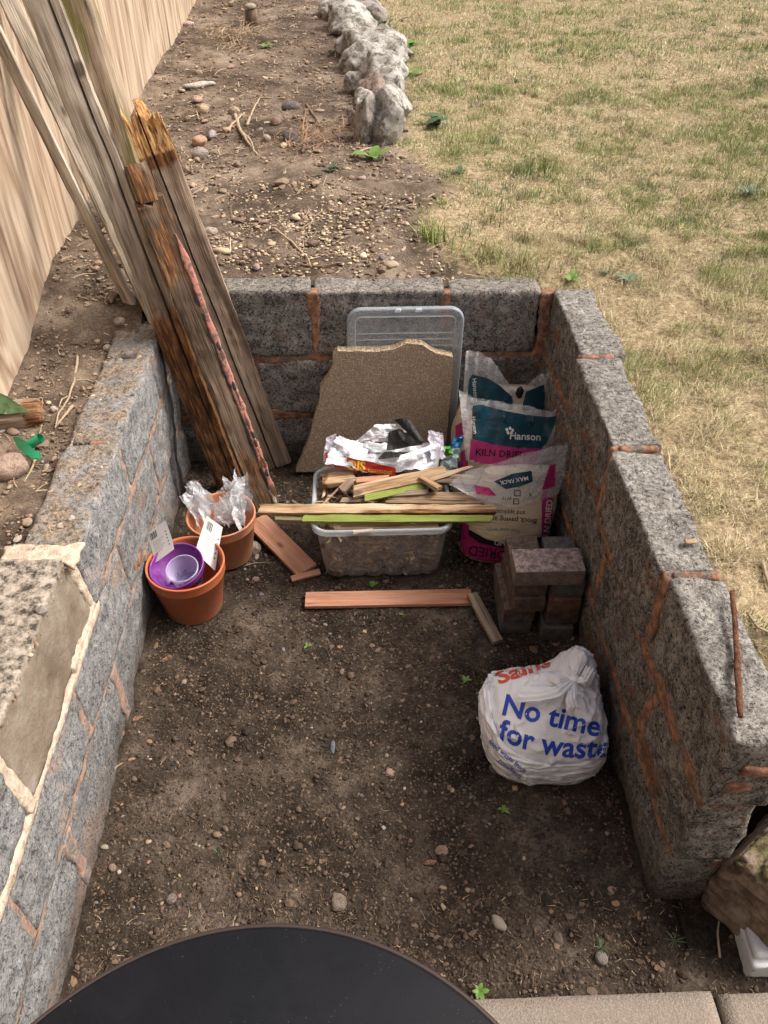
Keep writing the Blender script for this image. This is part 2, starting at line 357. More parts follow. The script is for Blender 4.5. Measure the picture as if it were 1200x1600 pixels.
def film(name, tint, alpha, rough=.16, wr=60, bd=.004):
    """thin crumpled clear or milky plastic"""
    m = bpy.data.materials.new(name); m.use_nodes = True; n = m.node_tree.nodes; l = m.node_tree.links; b = n['Principled BSDF']
    b.inputs['Base Color'].default_value = (*tint, 1); b.inputs['Roughness'].default_value = rough; b.inputs['Specular IOR Level'].default_value = .6
    tr = n.new('ShaderNodeBsdfTransparent'); tr.inputs[0].default_value = (.96, .97, .98, 1); mx = n.new('ShaderNodeMixShader')
    g = n.new('ShaderNodeNewGeometry'); ns = n.new('ShaderNodeTexNoise'); ns.inputs['Scale'].default_value = wr; ns.inputs['Detail'].default_value = 3
    l.new(g.outputs['Position'], ns.inputs['Vector']); bp = n.new('ShaderNodeBump'); bp.inputs['Distance'].default_value = bd; l.new(ns.outputs['Fac'], bp.inputs['Height']); l.new(bp.outputs[0], b.inputs['Normal'])
    fr = n.new('ShaderNodeLayerWeight'); fr.inputs[0].default_value = .35; l.new(bp.outputs[0], fr.inputs['Normal'])
    mr = n.new('ShaderNodeMapRange'); l.new(fr.outputs['Facing'], mr.inputs[0]); mr.inputs[3].default_value = alpha; mr.inputs[4].default_value = min(1, alpha + .45)
    l.new(mr.outputs[0], mx.inputs[0]); l.new(tr.outputs[0], mx.inputs[1]); l.new(b.outputs[0], mx.inputs[2]); l.new(mx.outputs[0], n['Material Output'].inputs[0]); return m
M['film'] = film('milky_film', (.84, .86, .88), .20, .08, 34, .012)
M['tub'] = film('frosted_clear_plastic', (.52, .50, .48), .22, .35, 30, .002)
M['tub_rim'] = film('thick_clear_plastic', (.74, .80, .84), .28, .2, 30, .001)
M['lid'] = film('clear_lid_plastic', (.66, .74, .80), .26, .2, 20, .001)
M['lid_rim'] = film('clear_lid_edge', (.72, .82, .90), .26, .2, 20, .001)
M['clear_cup'] = film('clear_cup_plastic', (.60, .55, .80), .16, .12, 20, .001)
M['cellophane'] = film('crinkled_cellophane', (.80, .83, .86), .38, .08, 90, .008)
def bag_mat(name, c, rough=.35, dirt=.5, bd=.006, sc=45):
    k = N(name, rough, .5); p = k.pos(); x = k.nd('ShaderNodeSeparateXYZ'); k.l.new(p, x.inputs[0])
    n = k.noise(k.map(p, (1, 1, 2.6)), sc, 4, .6, .6)
    low = k.fac(x.outputs[2], .13, .0); d = k.math('MULTIPLY', low, k.fac(k.noise(k.map(p, (1, 1, 4)), 22, 5, .7), .38, .6), True)
    k.col(k.mix(k.math('MULTIPLY', d, dirt), c, (.13, .10, .075))); k.bump(n, bd, 1); return k.m
M['white_bag'] = bag_mat('white_carrier_plastic', (.80, .81, .82), .25, .95, .003, 30)
M['sack_cream'] = bag_mat('cream_sand_sack', (.62, .52, .36), .35, .3, .006, 35)
M['sack_black'] = flat('sack_black_print', (.014, .014, .018), .3, .5, .003, 60)
M['sack_pink'] = flat('sack_pink_print', (.42, .025, .16), .3, .5, .003, 60)
M['sack_teal'] = flat('sack_teal_print', (.010, .055, .085), .28, .5, .004, 50)
M['foil_white'] = bag_mat('crumpled_white_packaging', (.72, .75, .78), .3, .0, .006, 50)
M['foil_red'] = flat('red_packaging', (.55, .04, .03), .3, .5, .003, 60)
M['foil_yellow'] = flat('yellow_packaging', (.75, .50, .04), .3, .5)
M['foil_black'] = flat('black_packaging_inside', (.010, .010, .010), .55, .3, .004, 60)
M['lilac_film'] = bag_mat('lilac_packaging', (.48, .46, .54), .3, 0, .006, 60)
M['blue_film'] = bag_mat('blue_plastic_bag', (.03, .27, .58), .3, 0, .006, 40)
M['green_film'] = bag_mat('green_printed_bag', (.14, .45, .05), .3, 0, .006, 60)
M['pale_film'] = bag_mat('pale_green_bag', (.50, .62, .60), .3, 0, .006, 60)
def speck(name, base, specks, sc=170, top=None, bs=.003):
    k = N(name, .93, .2); p = k.pos(); v = k.nd('ShaderNodeTexVoronoi'); k.l.new(p, v.inputs['Vector']); v.inputs['Scale'].default_value = sc
    x = k.nd('ShaderNodeSeparateXYZ'); k.l.new(v.outputs['Color'], x.inputs[0])
    c = k.ramp(x.outputs[0], [(0, specks[0]), (.3, specks[1]), (.6, specks[2]), (.9, specks[3])])
    c = k.mix(k.fac(v.outputs['Distance'], .35, .6), c, base); c = k.mix(k.math('MULTIPLY', k.noise(p, 9, 4), .25), c, base)
    k.col(c); k.bump(k.math('ADD', v.outputs['Distance'], k.noise(p, 40, 4)), bs, 1); return k.m
M['slab'] = speck('exposed_aggregate', (.36, .275, .19), [(.24, .18, .13), (.38, .30, .215), (.52, .43, .31), (.72, .64, .52)], 250, bs=.005)
M['slab_edge'] = speck('broken_concrete_edge', (.40, .31, .20), [(.30, .2, .12), (.45, .33, .2), (.55, .44, .3), (.62, .55, .42)], 120, bs=.006)
M['paving'] = speck('paving_concrete', (.235, .20, .165), [(.17, .14, .11), (.22, .19, .155), (.27, .23, .19), (.33, .29, .24)], 300, bs=.0015)
def brick_mat(name, a, b, c2, topw=.5):
    k = N(name, .9, .2); p = k.pos(); c = k.ramp(k.noise(p, 40, 6, .7), [(.40, a), (.5, b), (.6, c2)])
    t = k.math('MULTIPLY', k.fac(k.up(), .5, .9), k.fac(k.noise(p, 50, 5, .75), .42, .62)); c = k.mix(k.math('MULTIPLY', t, topw), c, tuple(min(1, v*2.1) for v in c2))  # paler on upward faces: dust, plus the lit top put into colour
    k.col(c); k.bump(k.noise(p, 200, 3, .7), .0008, 1); return k.m
M['brick_purple'] = brick_mat('paver_pale_top', (.115, .085, .07), (.14, .105, .088), (.17, .13, .11), .8)
M['brick_top'] = brick_mat('paver_lit_top', (.12, .09, .078), (.155, .12, .105), (.20, .16, .145), 1.0)
M['brick_brown'] = brick_mat('paver_brown', (.065, .047, .037), (.088, .064, .05), (.12, .09, .07))
M['brick_grey'] = brick_mat('paver_charcoal', (.062, .058, .053), (.082, .077, .07), (.105, .098, .09))
M['brick_red'] = brick_mat('paver_red', (.095, .05, .037), (.12, .065, .047), (.15, .085, .06))
def rock_mat(name, cols, lich=(.62, .60, .54), lf=.6, sc=14):
    k = N(name, .93, .2); p = k.pos(); v = k.math('ADD', k.math('MULTIPLY', k.noise(p, sc, 6, .7), .7), k.math('MULTIPLY', k.noise(p, sc*7, 3), .3))
    c = k.ramp(v, [(.41, cols[0]), (.5, cols[1]), (.58, cols[2])])
    t = k.math('MULTIPLY', k.fac(k.noise(p, sc*1.2, 6, .75), .47, .54), lf, True); c = k.mix(t, c, lich); k.col(c)
    k.bump(k.math('ADD', k.noise(p, sc*3, 6, .75), k.math('MULTIPLY', k.noise(p, sc*.8, 3), 1.0)), .015, 1); return k.m
M['rock_white'] = rock_mat('lichened_rock', [(.11, .10, .085), (.25, .235, .20), (.40, .385, .34)], (.54, .53, .49), .8)
M['rock_grey'] = rock_mat('grey_rock', [(.09, .08, .07), (.20, .175, .15), (.32, .29, .25)], (.50, .48, .43), .5)
M['rock_brown'] = rock_mat('brown_rock', [(.10, .07, .055), (.21, .15, .12), (.32, .25, .2)], (.5, .45, .4), .3)
k = N('mossy_sandstone', .95, .15); p = k.pos(); c = k.ramp(k.noise(p, 12, 6, .7), [(.40, (.11, .08, .062)), (.5, (.24, .18, .14)), (.6, (.36, .29, .23))])
c = k.mix(k.math('MULTIPLY', k.fac(k.up(), .35, .7), k.fac(k.noise(p, 10, 5, .7), .35, .5)), c, k.ramp(k.noise(p, 50, 4, .7), [(.4, (.06, .05, .025)), (.6, (.17, .15, .075))])); k.col(c)
k.bump(k.noise(p, 50, 6, .75), .01, 1); M['mossy'] = k.m
M['white_paint'] = None
k = N('flaking_white_paint', .6, .3); p = k.pos(); f = k.fac(k.noise(p, 45, 5, .7), .60, .66); k.col(k.mix(f, (.60, .62, .64), (.20, .19, .18))); k.bump(k.noise(p, 60, 4), .002, 1); M['white_paint'] = k.m
def pebble_mat(name, c): return rock_mat(name, [tuple(v*.72 for v in c), c, tuple(min(1, v*1.2) for v in c)], tuple(min(1, v*1.15) for v in c), .2, 30)
k = N('mixed_pebbles', .8, .3); a = k.attr('tone'); k.col(a); M['pebbles'] = k.m
k = N('grass_blades', .75, .25); a = k.attr('tone'); k.col(a); k.b.inputs['Subsurface Weight'].default_value = 0; M['grass'] = k.m
M['twig'] = flat('dry_twig', (.34, .27, .185), .85, .2, .001, 60, .35)
M['root'] = flat('brown_root', (.20, .13, .085), .9, .2, .001, 60, .35)
def leaf_mat(name, c): 
    k = N(name, .55, .4); p = k.pos(); k.col(k.mix(k.noise(p, 60, 3), tuple(v*.65 for v in c), tuple(v*1.3 for v in c))); return k.m
M['leaf'] = leaf_mat('fresh_leaf', (.11, .21, .035)); M['leaf_dark'] = leaf_mat('dark_leaf', (.05, .09, .03)); M['leaf_blue'] = leaf_mat('grey_green_leaf', (.11, .17, .10))
M['rust'] = rock_mat('rusty_iron', [(.09, .035, .02), (.20, .085, .05), (.30, .14, .08)], (.36, .2, .12), .3, 60)
M['render'] = flat('house_render', (.42, .38, .33), .95, .2, .003, 12, .12)

# ------------------------------------------------------------------ THE SETTING
def sstep(a, b, x): t = np.clip((np.asarray(x, float) - a) / (b - a), 0, 1); return t * t * (3 - 2 * t)
LX = np.array([-2.0, 0.5, 1.5, 2.45, 2.60, 2.77, 3.07, 3.35, 3.76, 4.4, 5.6, 7.0, 12, 60.])
LB = np.array([.73, .73, .73, .50, .44, .25, .22, .40, .20, .24, .24, .02, -.2, -2.])
def lawn_mask(x, y):
    e = np.interp(y, LX, LB) + .06 * fbm(P3(x, y), 5, 3, 31)
    return sstep(-.07, .09, x - e) * sstep(.80, .98, y)
def upper_z(x, y):
    x, y = np.broadcast_arrays(np.asarray(x, float), np.asarray(y, float))
    left = .585 + .02 * fbm(P3(x, y), 4, 3, 3); back = .70 + .035 * fbm(P3(x, y), 1.6, 3, 4) + .012 * sstep(2.6, 7, y)
    z = left + (back - left) * sstep(2.25, 2.75, y)
    right = .655 + .02 * fbm(P3(x, y), 2, 3, 6)
    z = np.where(x > .3, z + (right - z) * sstep(.45, .75, x) * sstep(2.9, 2.4, y), z)
    # the bank falls to the path beyond the end of the right wall
    z = z - (z - .0) * sstep(1.03, .90, y) * sstep(.5, .7, x)
    z = z + .012 * fbm(P3(x, y), 11, 4, 8) * (1 - .6 * lawn_mask(x, y))
    hole = np.exp(-(((x - .93) / .10) ** 2 + ((y - 1.03) / .13) ** 2)); z = z - .12 * hole
    mound = np.exp(-(((x + .10) / .5) ** 2 + ((y - 3.6) / .5) ** 2)); z = z + .06 * mound
    return z
def build_upper():
    xs = np.concatenate([np.linspace(-14, -1.7, 12), np.arange(-1.6, 3.6, .022), np.linspace(3.7, 8, 25), np.linspace(9, 60, 10)])
    ys = np.concatenate([np.linspace(-14, -1.0, 8), np.arange(-.9, 6.2, .022), np.arange(6.25, 9, .06), np.linspace(9.2, 14, 14), np.linspace(16, 90, 10)])
    X, Y = np.meshgrid(xs, ys); Z = upper_z(X, Y); nx, ny = len(xs), len(ys)
    F = grid_f(nx, ny); cx = X.ravel()[F].mean(1); cy = Y.ravel()[F].mean(1)
    pit = (cx > -.73) & (cx < .69) & (cy < 2.5) | (cy < .62) & (cx > -.73)
    lawn = lawn_mask(cx, cy) > .5
    fine = (fbm(P3(X, Y), 38, 3, 12) * .009 + .014*np.maximum(fbm(P3(X, Y), 7, 4, 13), -.1)) * (1 - .5 * lawn_mask(X, Y)); Z = Z + fine
    V = P3(X, Y, Z).reshape(-1, 3); mk = lawn_mask(X, Y).ravel()
    bank = (cy < 1.0) & (cx > .6)
    for nm, sel in (('soil_bed', ~pit & ~lawn & ~bank), ('soil_bank', ~pit & bank), ('lawn', ~pit & lawn & ~bank)):
        f = F[sel]; u, inv = np.unique(f, return_inverse=True)
        o = add(nm, V[u], inv.reshape(-1, 4).astype(np.int32), M['pit_soil' if nm == 'soil_bank' else 'bed_soil'], attrs={'mask': mk[u]}); tag(o, kind='structure')  # bank takes the dark pit soil, putting the gap's shade into its colour
build_upper()
def pit_z(x, y):
    p = P3(x, y); z = .010 * fbm(p, 3, 3, 21) + .006 * fbm(p, 16, 4, 22) - .004
    for hx, hy, hr, hd in ((-.15, 1.10, .020, .022), (.36, .80, .018, .02), (.385, .775, .016, .015), (.40, .73, .014, .012), (.43, .70, .02, .02)):
        z = z - hd * np.exp(-(((x - hx) ** 2 + (y - hy) ** 2) / hr ** 2))
    z = z - .010*np.maximum(fbm(p, 6.5, 3, 27) - .12, 0)*2.2 + .009*np.maximum(fbm(p, 28, 3, 29), 0)
    # soil banks up a little against the walls
    z = z + .020 * np.exp(-((x + .67) / .035) ** 2) * (.4 + fbm(p, 9, 2, 4)) + .018 * np.exp(-((x - .63) / .05) ** 2)
    return z
def build_pit():
    xs = np.arange(-.74, 1.9, .0075); ys = np.arange(.50, 2.50, .0075); X, Y = np.meshgrid(xs, ys)
    Z = pit_z(X, Y) + .0035 * fbm(P3(X, Y), 70, 3, 23)
    o = add('pit_floor', P3(X, Y, Z).reshape(-1, 3), grid_f(len(xs), len(ys)), M['pit_soil']); tag(o, kind='structure')
    # sub-base below everything so the ground has no gap
    xs = np.linspace(-14, 60, 10); ys = np.linspace(-14, .62, 8); X, Y = np.meshgrid(xs, ys)
    o = add('ground', P3(X, Y, -.03 + 0*X).reshape(-1, 3), grid_f(10, 8), M['pit_soil']); tag(o, kind='structure')
build_pit()

# paving slabs at the foot of the picture
o = bpy.data.objects.new('pavement', None); COL.objects.link(o); o.location = (.4, .3, 0); tag(o, kind='structure'); pave = o
for i, (x0, x1) in enumerate(((-.50, .095), (.105, .705), (.715, 1.31), (1.32, 1.9))):
    for j, (y0, y1) in enumerate(((-.02, .578), (-.63, -.03))):
        V, F, r_ = rbox((x1-x0, y1-y0, .05), .03, .006, .002, 12, i*3+j)
        V = V + np.array([(x0+x1)/2, (y0+y1)/2 - .006*i, .0 + .002*((i+j) % 2)]); add('paving_slab', V, F, M['paving'], pave)

# plywood hoarding
def fx(y): return -1.05 - .0407 * (y - 2.0)
fr = empty('plywood_fence', (fx(3), 3, .6), 'tall plywood board fence running along the left of the soil bed', 'fence')
ys_ = [-1.3, 1.135, 3.575, 6.015, 8.455, 10.9]
for i in range(5):
    y0, y1 = ys_[i] + .003, ys_[i+1] - .003; nL, nz = 60, 50
    yy = np.linspace(y0, y1, nL); zz = np.linspace(.50, 2.45, nz); Yg, Zg = np.meshgrid(yy, zz)
    Xg = fx(Yg) + .008 * fbm(P3(Yg, Zg), 1.2, 2, i) + (.004 if i % 2 else 0)
    Vf = P3(Xg, Yg, Zg).reshape(-1, 3); Vb = Vf - np.array([.018, 0, 0]); n = len(Vf); F = grid_f(nL, nz)
    Fb = F[:, ::-1] + n; rim = []
    top = [(nz-1)*nL + a for a in range(nL)]; bot = list(range(nL)); s0 = [a*nL for a in range(nz)]; s1 = [a*nL + nL-1 for a in range(nz)]
    for e in (top, bot, s0, s1):
        for a, b in zip(e[:-1], e[1:]): rim.append((a, b, b+n, a+n))
    loc = np.concatenate([P3(Zg, Yg + i*7.3, 0*Zg).reshape(-1, 3)]*2)
    add('panel', np.concatenate([Vf, Vb]), np.concatenate([F, Fb, np.array(rim, np.int32)]), M['plywood'], fr, attrs={'loc': loc})
    V, F, r_ = rbox((.07, .07, 1.95), .07, .004); add('post', V + np.array([fx(y1) - .065, y1, 1.45]), F, M['wood_brown'], fr, attrs={'loc': r_[:, [2, 1, 0]], 'rot': 0*r_[:, 0]})

# unseen house wall behind the photographer, added to shade the near floor
hw = empty('unseen_house_wall', (0, -1.6, 0), 'unseen rendered house wall behind the paving slabs, added for its shade', 'house wall')
V, F, r_ = rbox((9, .25, 3.2), .5, .01); add('wall', V + np.array([0, -1.75, 1.57]), F, M['render'], hw)

# ------------------------------------------------------------------ block walls
def block(parent, x0, x1, y0, y1, z0, z1, mat, seed, label=None, lean=0, wn=.010):
    V, F, r_ = rbox((x1-x0, y1-y0, z1-z0), .0115, .008, 0, 10, seed)
    n = V - r_; c = np.array([(x0+x1)/2, (y0+y1)/2, (z0+z1)/2])
    # worn arrises and an uneven open surface
    h = np.array([x1-x0, y1-y0, z1-z0]) / 2; q = V / h; d = q ** 9; d /= np.linalg.norm(d, axis=1)[:, None] + 1e-9
    P = V + c + seed
    V = V + d * (wn * fbm(P, 9, 3, seed) + .0045 * fbm(P, 48, 3, seed+1))[:, None]
    if lean: V[:, 0] += lean * (V[:, 2] + h[2])
    rs = random.Random(seed); a = rs.uniform(-.006, .006); V = V @ rot_m(0, 0, a).T
    o = add('block', V + c, F, mat, parent)
    if label: o['label'] = label
    return o
def core(parent, x0, x1, y0, y1, z0, z1, seed, mat='mortar', seg=.02, amp=.004):
    V, F, r_ = rbox((x1-x0, y1-y0, z1-z0), seg, .004); c = np.array([(x0+x1)/2, (y0+y1)/2, (z0+z1)/2])
    h = np.array([x1-x0, y1-y0, z1-z0]) / 2; q = V / h; d = q ** 11; d /= np.linalg.norm(d, axis=1)[:, None] + 1e-9
    V = V + d * (amp * fbm(V + c + seed, 9, 3, seed))[:, None]; return add('mortar', V + c, F, M[mat], parent)
G = .006
def joint(parent, ax, face, sign, a0, a1, z0, z1, seed, wd=.042, vert=False, proud=-.0016, mat=None):
    """one run of pointing, ragged along its edges. ax: 0 = face looks along x, 1 = along y"""
    L = (z1-z0) if vert else (a1-a0); n = (.036, wd, L) if vert else (.036, L, wd)
    mat = mat or ('mortar_pink' if parent.name.startswith('left') else 'mortar'); V, F, r_ = rbox(n, .009, .003); h = np.array(n)/2
    P = V + np.array([seed*.7, (a0+a1)/2, (z0+z1)/2]); lat = 1 if vert else 2
    V[:, lat] *= 1 + .95*fbm(P, 11, 3, seed) + .35*fbm(P, 60, 2, seed+2); V[:, lat] += .006*fbm(P, 9, 2, seed+5); V[:, 0] += .003*fbm(P, 45, 3, seed+7)
    W = np.zeros_like(V); c = face - sign*.018 + sign*proud
    if ax == 0: W[:, 0] = c + sign*V[:, 0]; W[:, 1] = V[:, 1] + (a0+a1)/2
    else: W[:, 1] = c + sign*V[:, 0]; W[:, 0] = V[:, 1] + (a0+a1)/2
    W[:, 2] = V[:, 2] + (z0+z1)/2
    return add('mortar', W, F, M[mat], parent)
# right wall
rw = empty('right_retaining_wall', (.69, 1.55, 0), 'right hand concrete block retaining wall with orange mortar beside the lawn', 'wall')
xo = {0: (.66, .775), 1: (.640, .755), 2: (.618, .74), 3: (.626, .732), 4: (.632, .73)}
tops = [(2.03, 2.47, .645, .775), (1.585, 2.02, .626, .752), (1.145, 1.575, .617, .742), (.735, 1.135, .627, .745)]
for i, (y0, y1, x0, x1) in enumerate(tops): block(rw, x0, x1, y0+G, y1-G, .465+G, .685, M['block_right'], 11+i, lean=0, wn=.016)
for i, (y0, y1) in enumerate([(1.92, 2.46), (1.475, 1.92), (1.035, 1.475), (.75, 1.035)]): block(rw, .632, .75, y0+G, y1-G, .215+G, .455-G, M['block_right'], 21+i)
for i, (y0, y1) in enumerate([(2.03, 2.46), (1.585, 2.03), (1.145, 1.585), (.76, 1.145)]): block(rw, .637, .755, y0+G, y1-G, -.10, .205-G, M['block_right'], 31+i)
core(rw, .665, .735, .80, 2.44, -.1, .655, 5, amp=.005, mat='block_right')
for k_, (y0, y1, x_, z_) in enumerate([(2.0, 2.46, .640, .46), (1.58, 2.0, .632, .46), (1.14, 1.60, .626, .46), (.76, 1.15, .628, .458), (1.75, 2.46, .634, .21), (1.2, 1.76, .634, .21), (.78, 1.21, .634, .208)]): joint(rw, 0, x_, -1, y0, y1, z_, z_, 300+k_)
for k_, (y_, z0, z1, x_) in enumerate([(2.025, .46, .68, .635), (1.58, .46, .68, .621), (1.14, .46, .68, .622), (1.92, .21, .46, .634), (1.475, .21, .46, .632), (1.035, .21, .46, .632), (2.03, .0, .21, .637), (1.585, .0, .21, .637), (1.145, .0, .21, .637)]): joint(rw, 0, x_, -1, y_-.01, y_+.01, z0, z1, 320+k_, vert=True)
joint(rw, 1, .755, -1, .65, .74, .455, .455, 340)
for k_, y_ in enumerate((2.025, 1.58, 1.14)):
    V, F, r_ = rbox((.10, .022, .03), .008, .006); V[:, 1] *= 1+.5*fbm(V+k_, 30, 2, k_); add('mortar', V + np.array([.69, y_, .6725]), F, M['mortar'], rw)
# smears of mortar pointed proud of the face
def blob(parent, c, size, seed, mat='mortar', rot=None, rough=.35):
    """a smear of mortar pressed along a joint: thin, ragged edged, only just proud of the face"""
    size = np.array(size, float); V, F, r_ = rbox(size*2, .009, .006); q = V/size; e = np.stack([fbm(V*1.0 + np.array(c) + 9*k_, 30, 4, seed+k_) for k_ in range(3)], -1)
    thin = int(np.argmin(size)); keep = 1 - .55*np.abs(e[:, 1:2]); V = V * keep; ends = np.prod([np.sqrt(np.clip(1.02-np.abs(q[:, k_])**3, 0.02, 1)) for k_ in range(3) if k_ != thin], 0)
    V[:, thin] *= .35 + .65*ends; V = V + e*np.minimum(.010, size*1.2)*np.where(np.arange(3) == thin, .35, 1.0)
    if rot is not None: V = V @ rot.T
    return add('mortar', V + np.array(c), F, M[mat], parent)
for i, (c, s_) in enumerate([((.634, 1.045, .33), (.006, .020, .075)), ((.692, .737, .60), (.036, .006, .016)), ((.668, .738, .545), (.028, .006, .018)), ((.632, 1.48, .34), (.005, .016, .08)), ((.633, .80, .50), (.005, .04, .02))]): blob(rw, c, s_, 50+i)
# back wall
bw = empty('back_retaining_wall', (0, 2.5, 0), 'back concrete block retaining wall holding up the soil bed', 'wall')
xs_ = [(-.72, -.602), (-.602, -.155), (-.155, .290), (.290, .612)]
for i, (x0, x1) in enumerate(xs_): block(bw, x0+G, x1-G, 2.455, 2.565, .45+G, .705-.012*i*.6, M['block_back'], 61+i)
for i, (x0, x1) in enumerate([(-.72, -.37), (-.37, .075), (.075, .52), (.52, .64)]): block(bw, x0+G, x1-G, 2.455, 2.56, .215+G, .44-G, M['block_back'], 71+i)
for i, (x0, x1) in enumerate([(-.72, -.155), (-.155, .29), (.29, .64)]): block(bw, x0+G, x1-G, 2.458, 2.56, -.08, .205-G, M['block_back'], 81+i)
core(bw, -.72, .60, 2.48, 2.54, -.08, .66, 6, amp=.004, mat='block_back')
for k_, (x0, x1, z_) in enumerate([(-.70, -.15, .447), (-.16, .30, .447), (.28, .64, .447), (-.70, .0, .21), (-.02, .64, .21)]): joint(bw, 1, 2.455, -1, x0, x1, z_, z_, 350+k_)
for k_, (x_, z0, z1) in enumerate([(-.602, .45, .69), (-.155, .45, .69), (.290, .45, .68), (-.37, .21, .45), (.075, .21, .45), (.52, .21, .45), (-.155, 0, .21)]): joint(bw, 1, 2.455, -1, x_-.01, x_+.01, z0, z1, 360+k_, vert=True)
joint(bw, 1, 2.449, -1, .62, .64, .02, .675, 370, wd=.046, vert=True)

# left wall
lw = empty('left_retaining_wall', (-.72, 1.4, 0), 'left hand grey block retaining wall patched with fresh cream mortar', 'wall')
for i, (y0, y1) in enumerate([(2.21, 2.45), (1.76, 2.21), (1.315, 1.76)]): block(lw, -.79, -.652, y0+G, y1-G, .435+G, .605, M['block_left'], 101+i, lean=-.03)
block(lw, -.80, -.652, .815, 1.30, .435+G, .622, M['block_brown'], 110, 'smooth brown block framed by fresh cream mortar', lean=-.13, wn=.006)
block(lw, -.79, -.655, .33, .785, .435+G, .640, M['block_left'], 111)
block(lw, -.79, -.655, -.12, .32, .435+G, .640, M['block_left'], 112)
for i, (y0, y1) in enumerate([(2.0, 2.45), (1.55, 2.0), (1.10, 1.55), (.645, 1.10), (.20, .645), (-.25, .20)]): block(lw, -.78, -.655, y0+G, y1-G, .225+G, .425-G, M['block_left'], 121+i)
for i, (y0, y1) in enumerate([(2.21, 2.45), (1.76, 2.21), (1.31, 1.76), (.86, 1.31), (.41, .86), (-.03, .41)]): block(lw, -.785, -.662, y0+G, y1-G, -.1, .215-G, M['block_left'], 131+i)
core(lw, -.77, -.69, -.2, 2.45, -.1, .43, 7, amp=.004, mat='block_left'); core(lw, -.77, -.715, -.2, 2.45, .43, .575, 8, amp=.004, mat='block_left')
for k_, (y0, y1, x_, z_) in enumerate([(1.31, 1.77, -.655, .428), (1.75, 2.22, -.655, .428), (2.2, 2.45, -.655, .428), (-.1, .5, -.66, .22), (.45, .95, -.66, .22), (.9, 1.5, -.66, .22), (1.48, 2.0, -.66, .22), (1.98, 2.45, -.66, .22)]): joint(lw, 0, x_, 1, y0, y1, z_, z_, 380+k_)
for k_, (y_, z0, z1) in enumerate([(2.21, .43, .60), (1.765, .43, .60), (2.0, .22, .42), (1.55, .22, .42), (1.10, .22, .42), (.645, .22, .42), (.20, .22, .42), (1.76, 0, .21), (1.31, 0, .21), (.86, 0, .21), (.41, 0, .21)]): joint(lw, 0, -.657, 1, y_-.01, y_+.01, z0, z1, 400+k_, vert=True)
for i, (c, s_) in enumerate([((-.654, 1.66, .26), (.004, .05, .02)), ((-.71, 1.757, .603), (.026, .008, .006))]): blob(lw, c, s_, 140+i)
def cream(c, size, seed, rot=None):
    V, F, r_ = rbox(size, .008, .008); h = np.array(size)/2; q = V/h; d = q**5; d /= np.linalg.norm(d, axis=1)[:, None] + 1e-9
    P = V + np.array(c); V = V + d * (.009 * fbm(P, 22, 3, seed) + .003 * fbm(P, 80, 2, seed))[:, None]
    if rot is not None: V = V @ rot.T
    o = add('mortar', V + np.array(c), F, M['cream'], lw); o['label'] = 'fresh cream mortar'; return o
for q in [(.34, 1.34, .428, .428, False, .023, .003), (.78, .82, .43, .63, True, .040, .004), (1.295, 1.345, .43, .60, True, .036, .001), (1.12, 1.33, .440, .440, False, .034, .002)]:
    o = joint(lw, 0, -.652, 1, q[0], q[1], q[2], q[3], 500+int(q[0]*50), wd=q[5], vert=q[4], proud=q[6], mat='cream'); o['label'] = 'fresh cream mortar'
    if q[4]:   # follows the face of the tilted block
        for v in o.data.vertices: v.co.x -= .11*max(0, v.co.z + lw.location.z - .435)
V, F, r_ = rbox((.17, .075, .010), .006, .003); q = V*np.array([1, 1, 0]); V[:, 1] *= 1 + .6*fbm(V, 20, 3, 5); V[:, 0] *= 1+.2*fbm(V, 22, 3, 6); V[:, 2] += .004*fbm(V, 40, 3, 7) - .06*np.maximum(V[:, 0]-.045, 0)
o = add('mortar', V + np.array([-.735, 1.315, .612]), F, M['cream'], lw); o['label'] = 'fresh cream mortar'

# ------------------------------------------------------------------ stones along the lawn
rocks = [ ((538, 2), .98, (.16, .24, .12), 'rock_white', 'pale rock at the very top of the frame in the edging'), ((575, 12), .98, (.13, .22, .12), 'rock_grey', 'grey rock on the lawn side at the top of the frame'), ((572, 78), .95, (.14, .15, .10), 'rock_white', 'pale wedge of rock filling the gap between the two farthest boulders'),
 ((605, 122), .9, (.09, .12, .10), 'rock_white', 'pale rock pressed against the lawn beside the crested rock'), ((590, 178), .9, (.075, .10, .10), 'rock_grey', 'grey rock tucked behind the two nearest edging rocks'), ((562, 175), .9, (.045, .06, .05), 'rock_brown', 'little brown rock on the soil side behind the square faced rock'), # px, py (centre), y, size (x,y,z), mat, label, facet
 ((548, 22), .98, (.17, .30, .13), 'rock_white', 'large pale lichened rock farthest up the lawn edging'),
 ((595, 62), .99, (.18, .30, .12), 'rock_white', 'broad white streaked rock second from the far end of the edging'),
 ((560, 55), .9, (.13, .14, .10), 'rock_grey', 'long tapering rock lying on the soil side of the edging'),
 ((598, 98), .9, (.13, .22, .10), 'rock_grey', 'rounded grey edging rock with a pitted face'),
 ((590, 108), .95, (.15, .17, .12), 'rock_white', 'white crested rock half way along the edging'),
 ((555, 108), .9, (.07, .10, .07), 'rock_grey', 'small dark sided rock jutting from the edging over the soil'),
 ((582, 128), .92, (.085, .16, .09), 'rock_brown', 'brownish rock wedged between pale edging rocks'),
 ((570, 152), .9, (.07, .08, .07), 'rock_white', 'small round rock with an orange stain in the edging'),
 ((612, 160), .9, (.09, .14, .10), 'rock_white', 'pale smooth rock on the lawn side of the edging'),
 ((603, 200), .9, (.09, .13, .13), 'rock_white', 'nearest white lichened rock at the end of the edging'),
 ((571, 200), .9, (.068, .085, .125), 'rock_grey', 'square faced brown grey rock at the near end of the edging')]
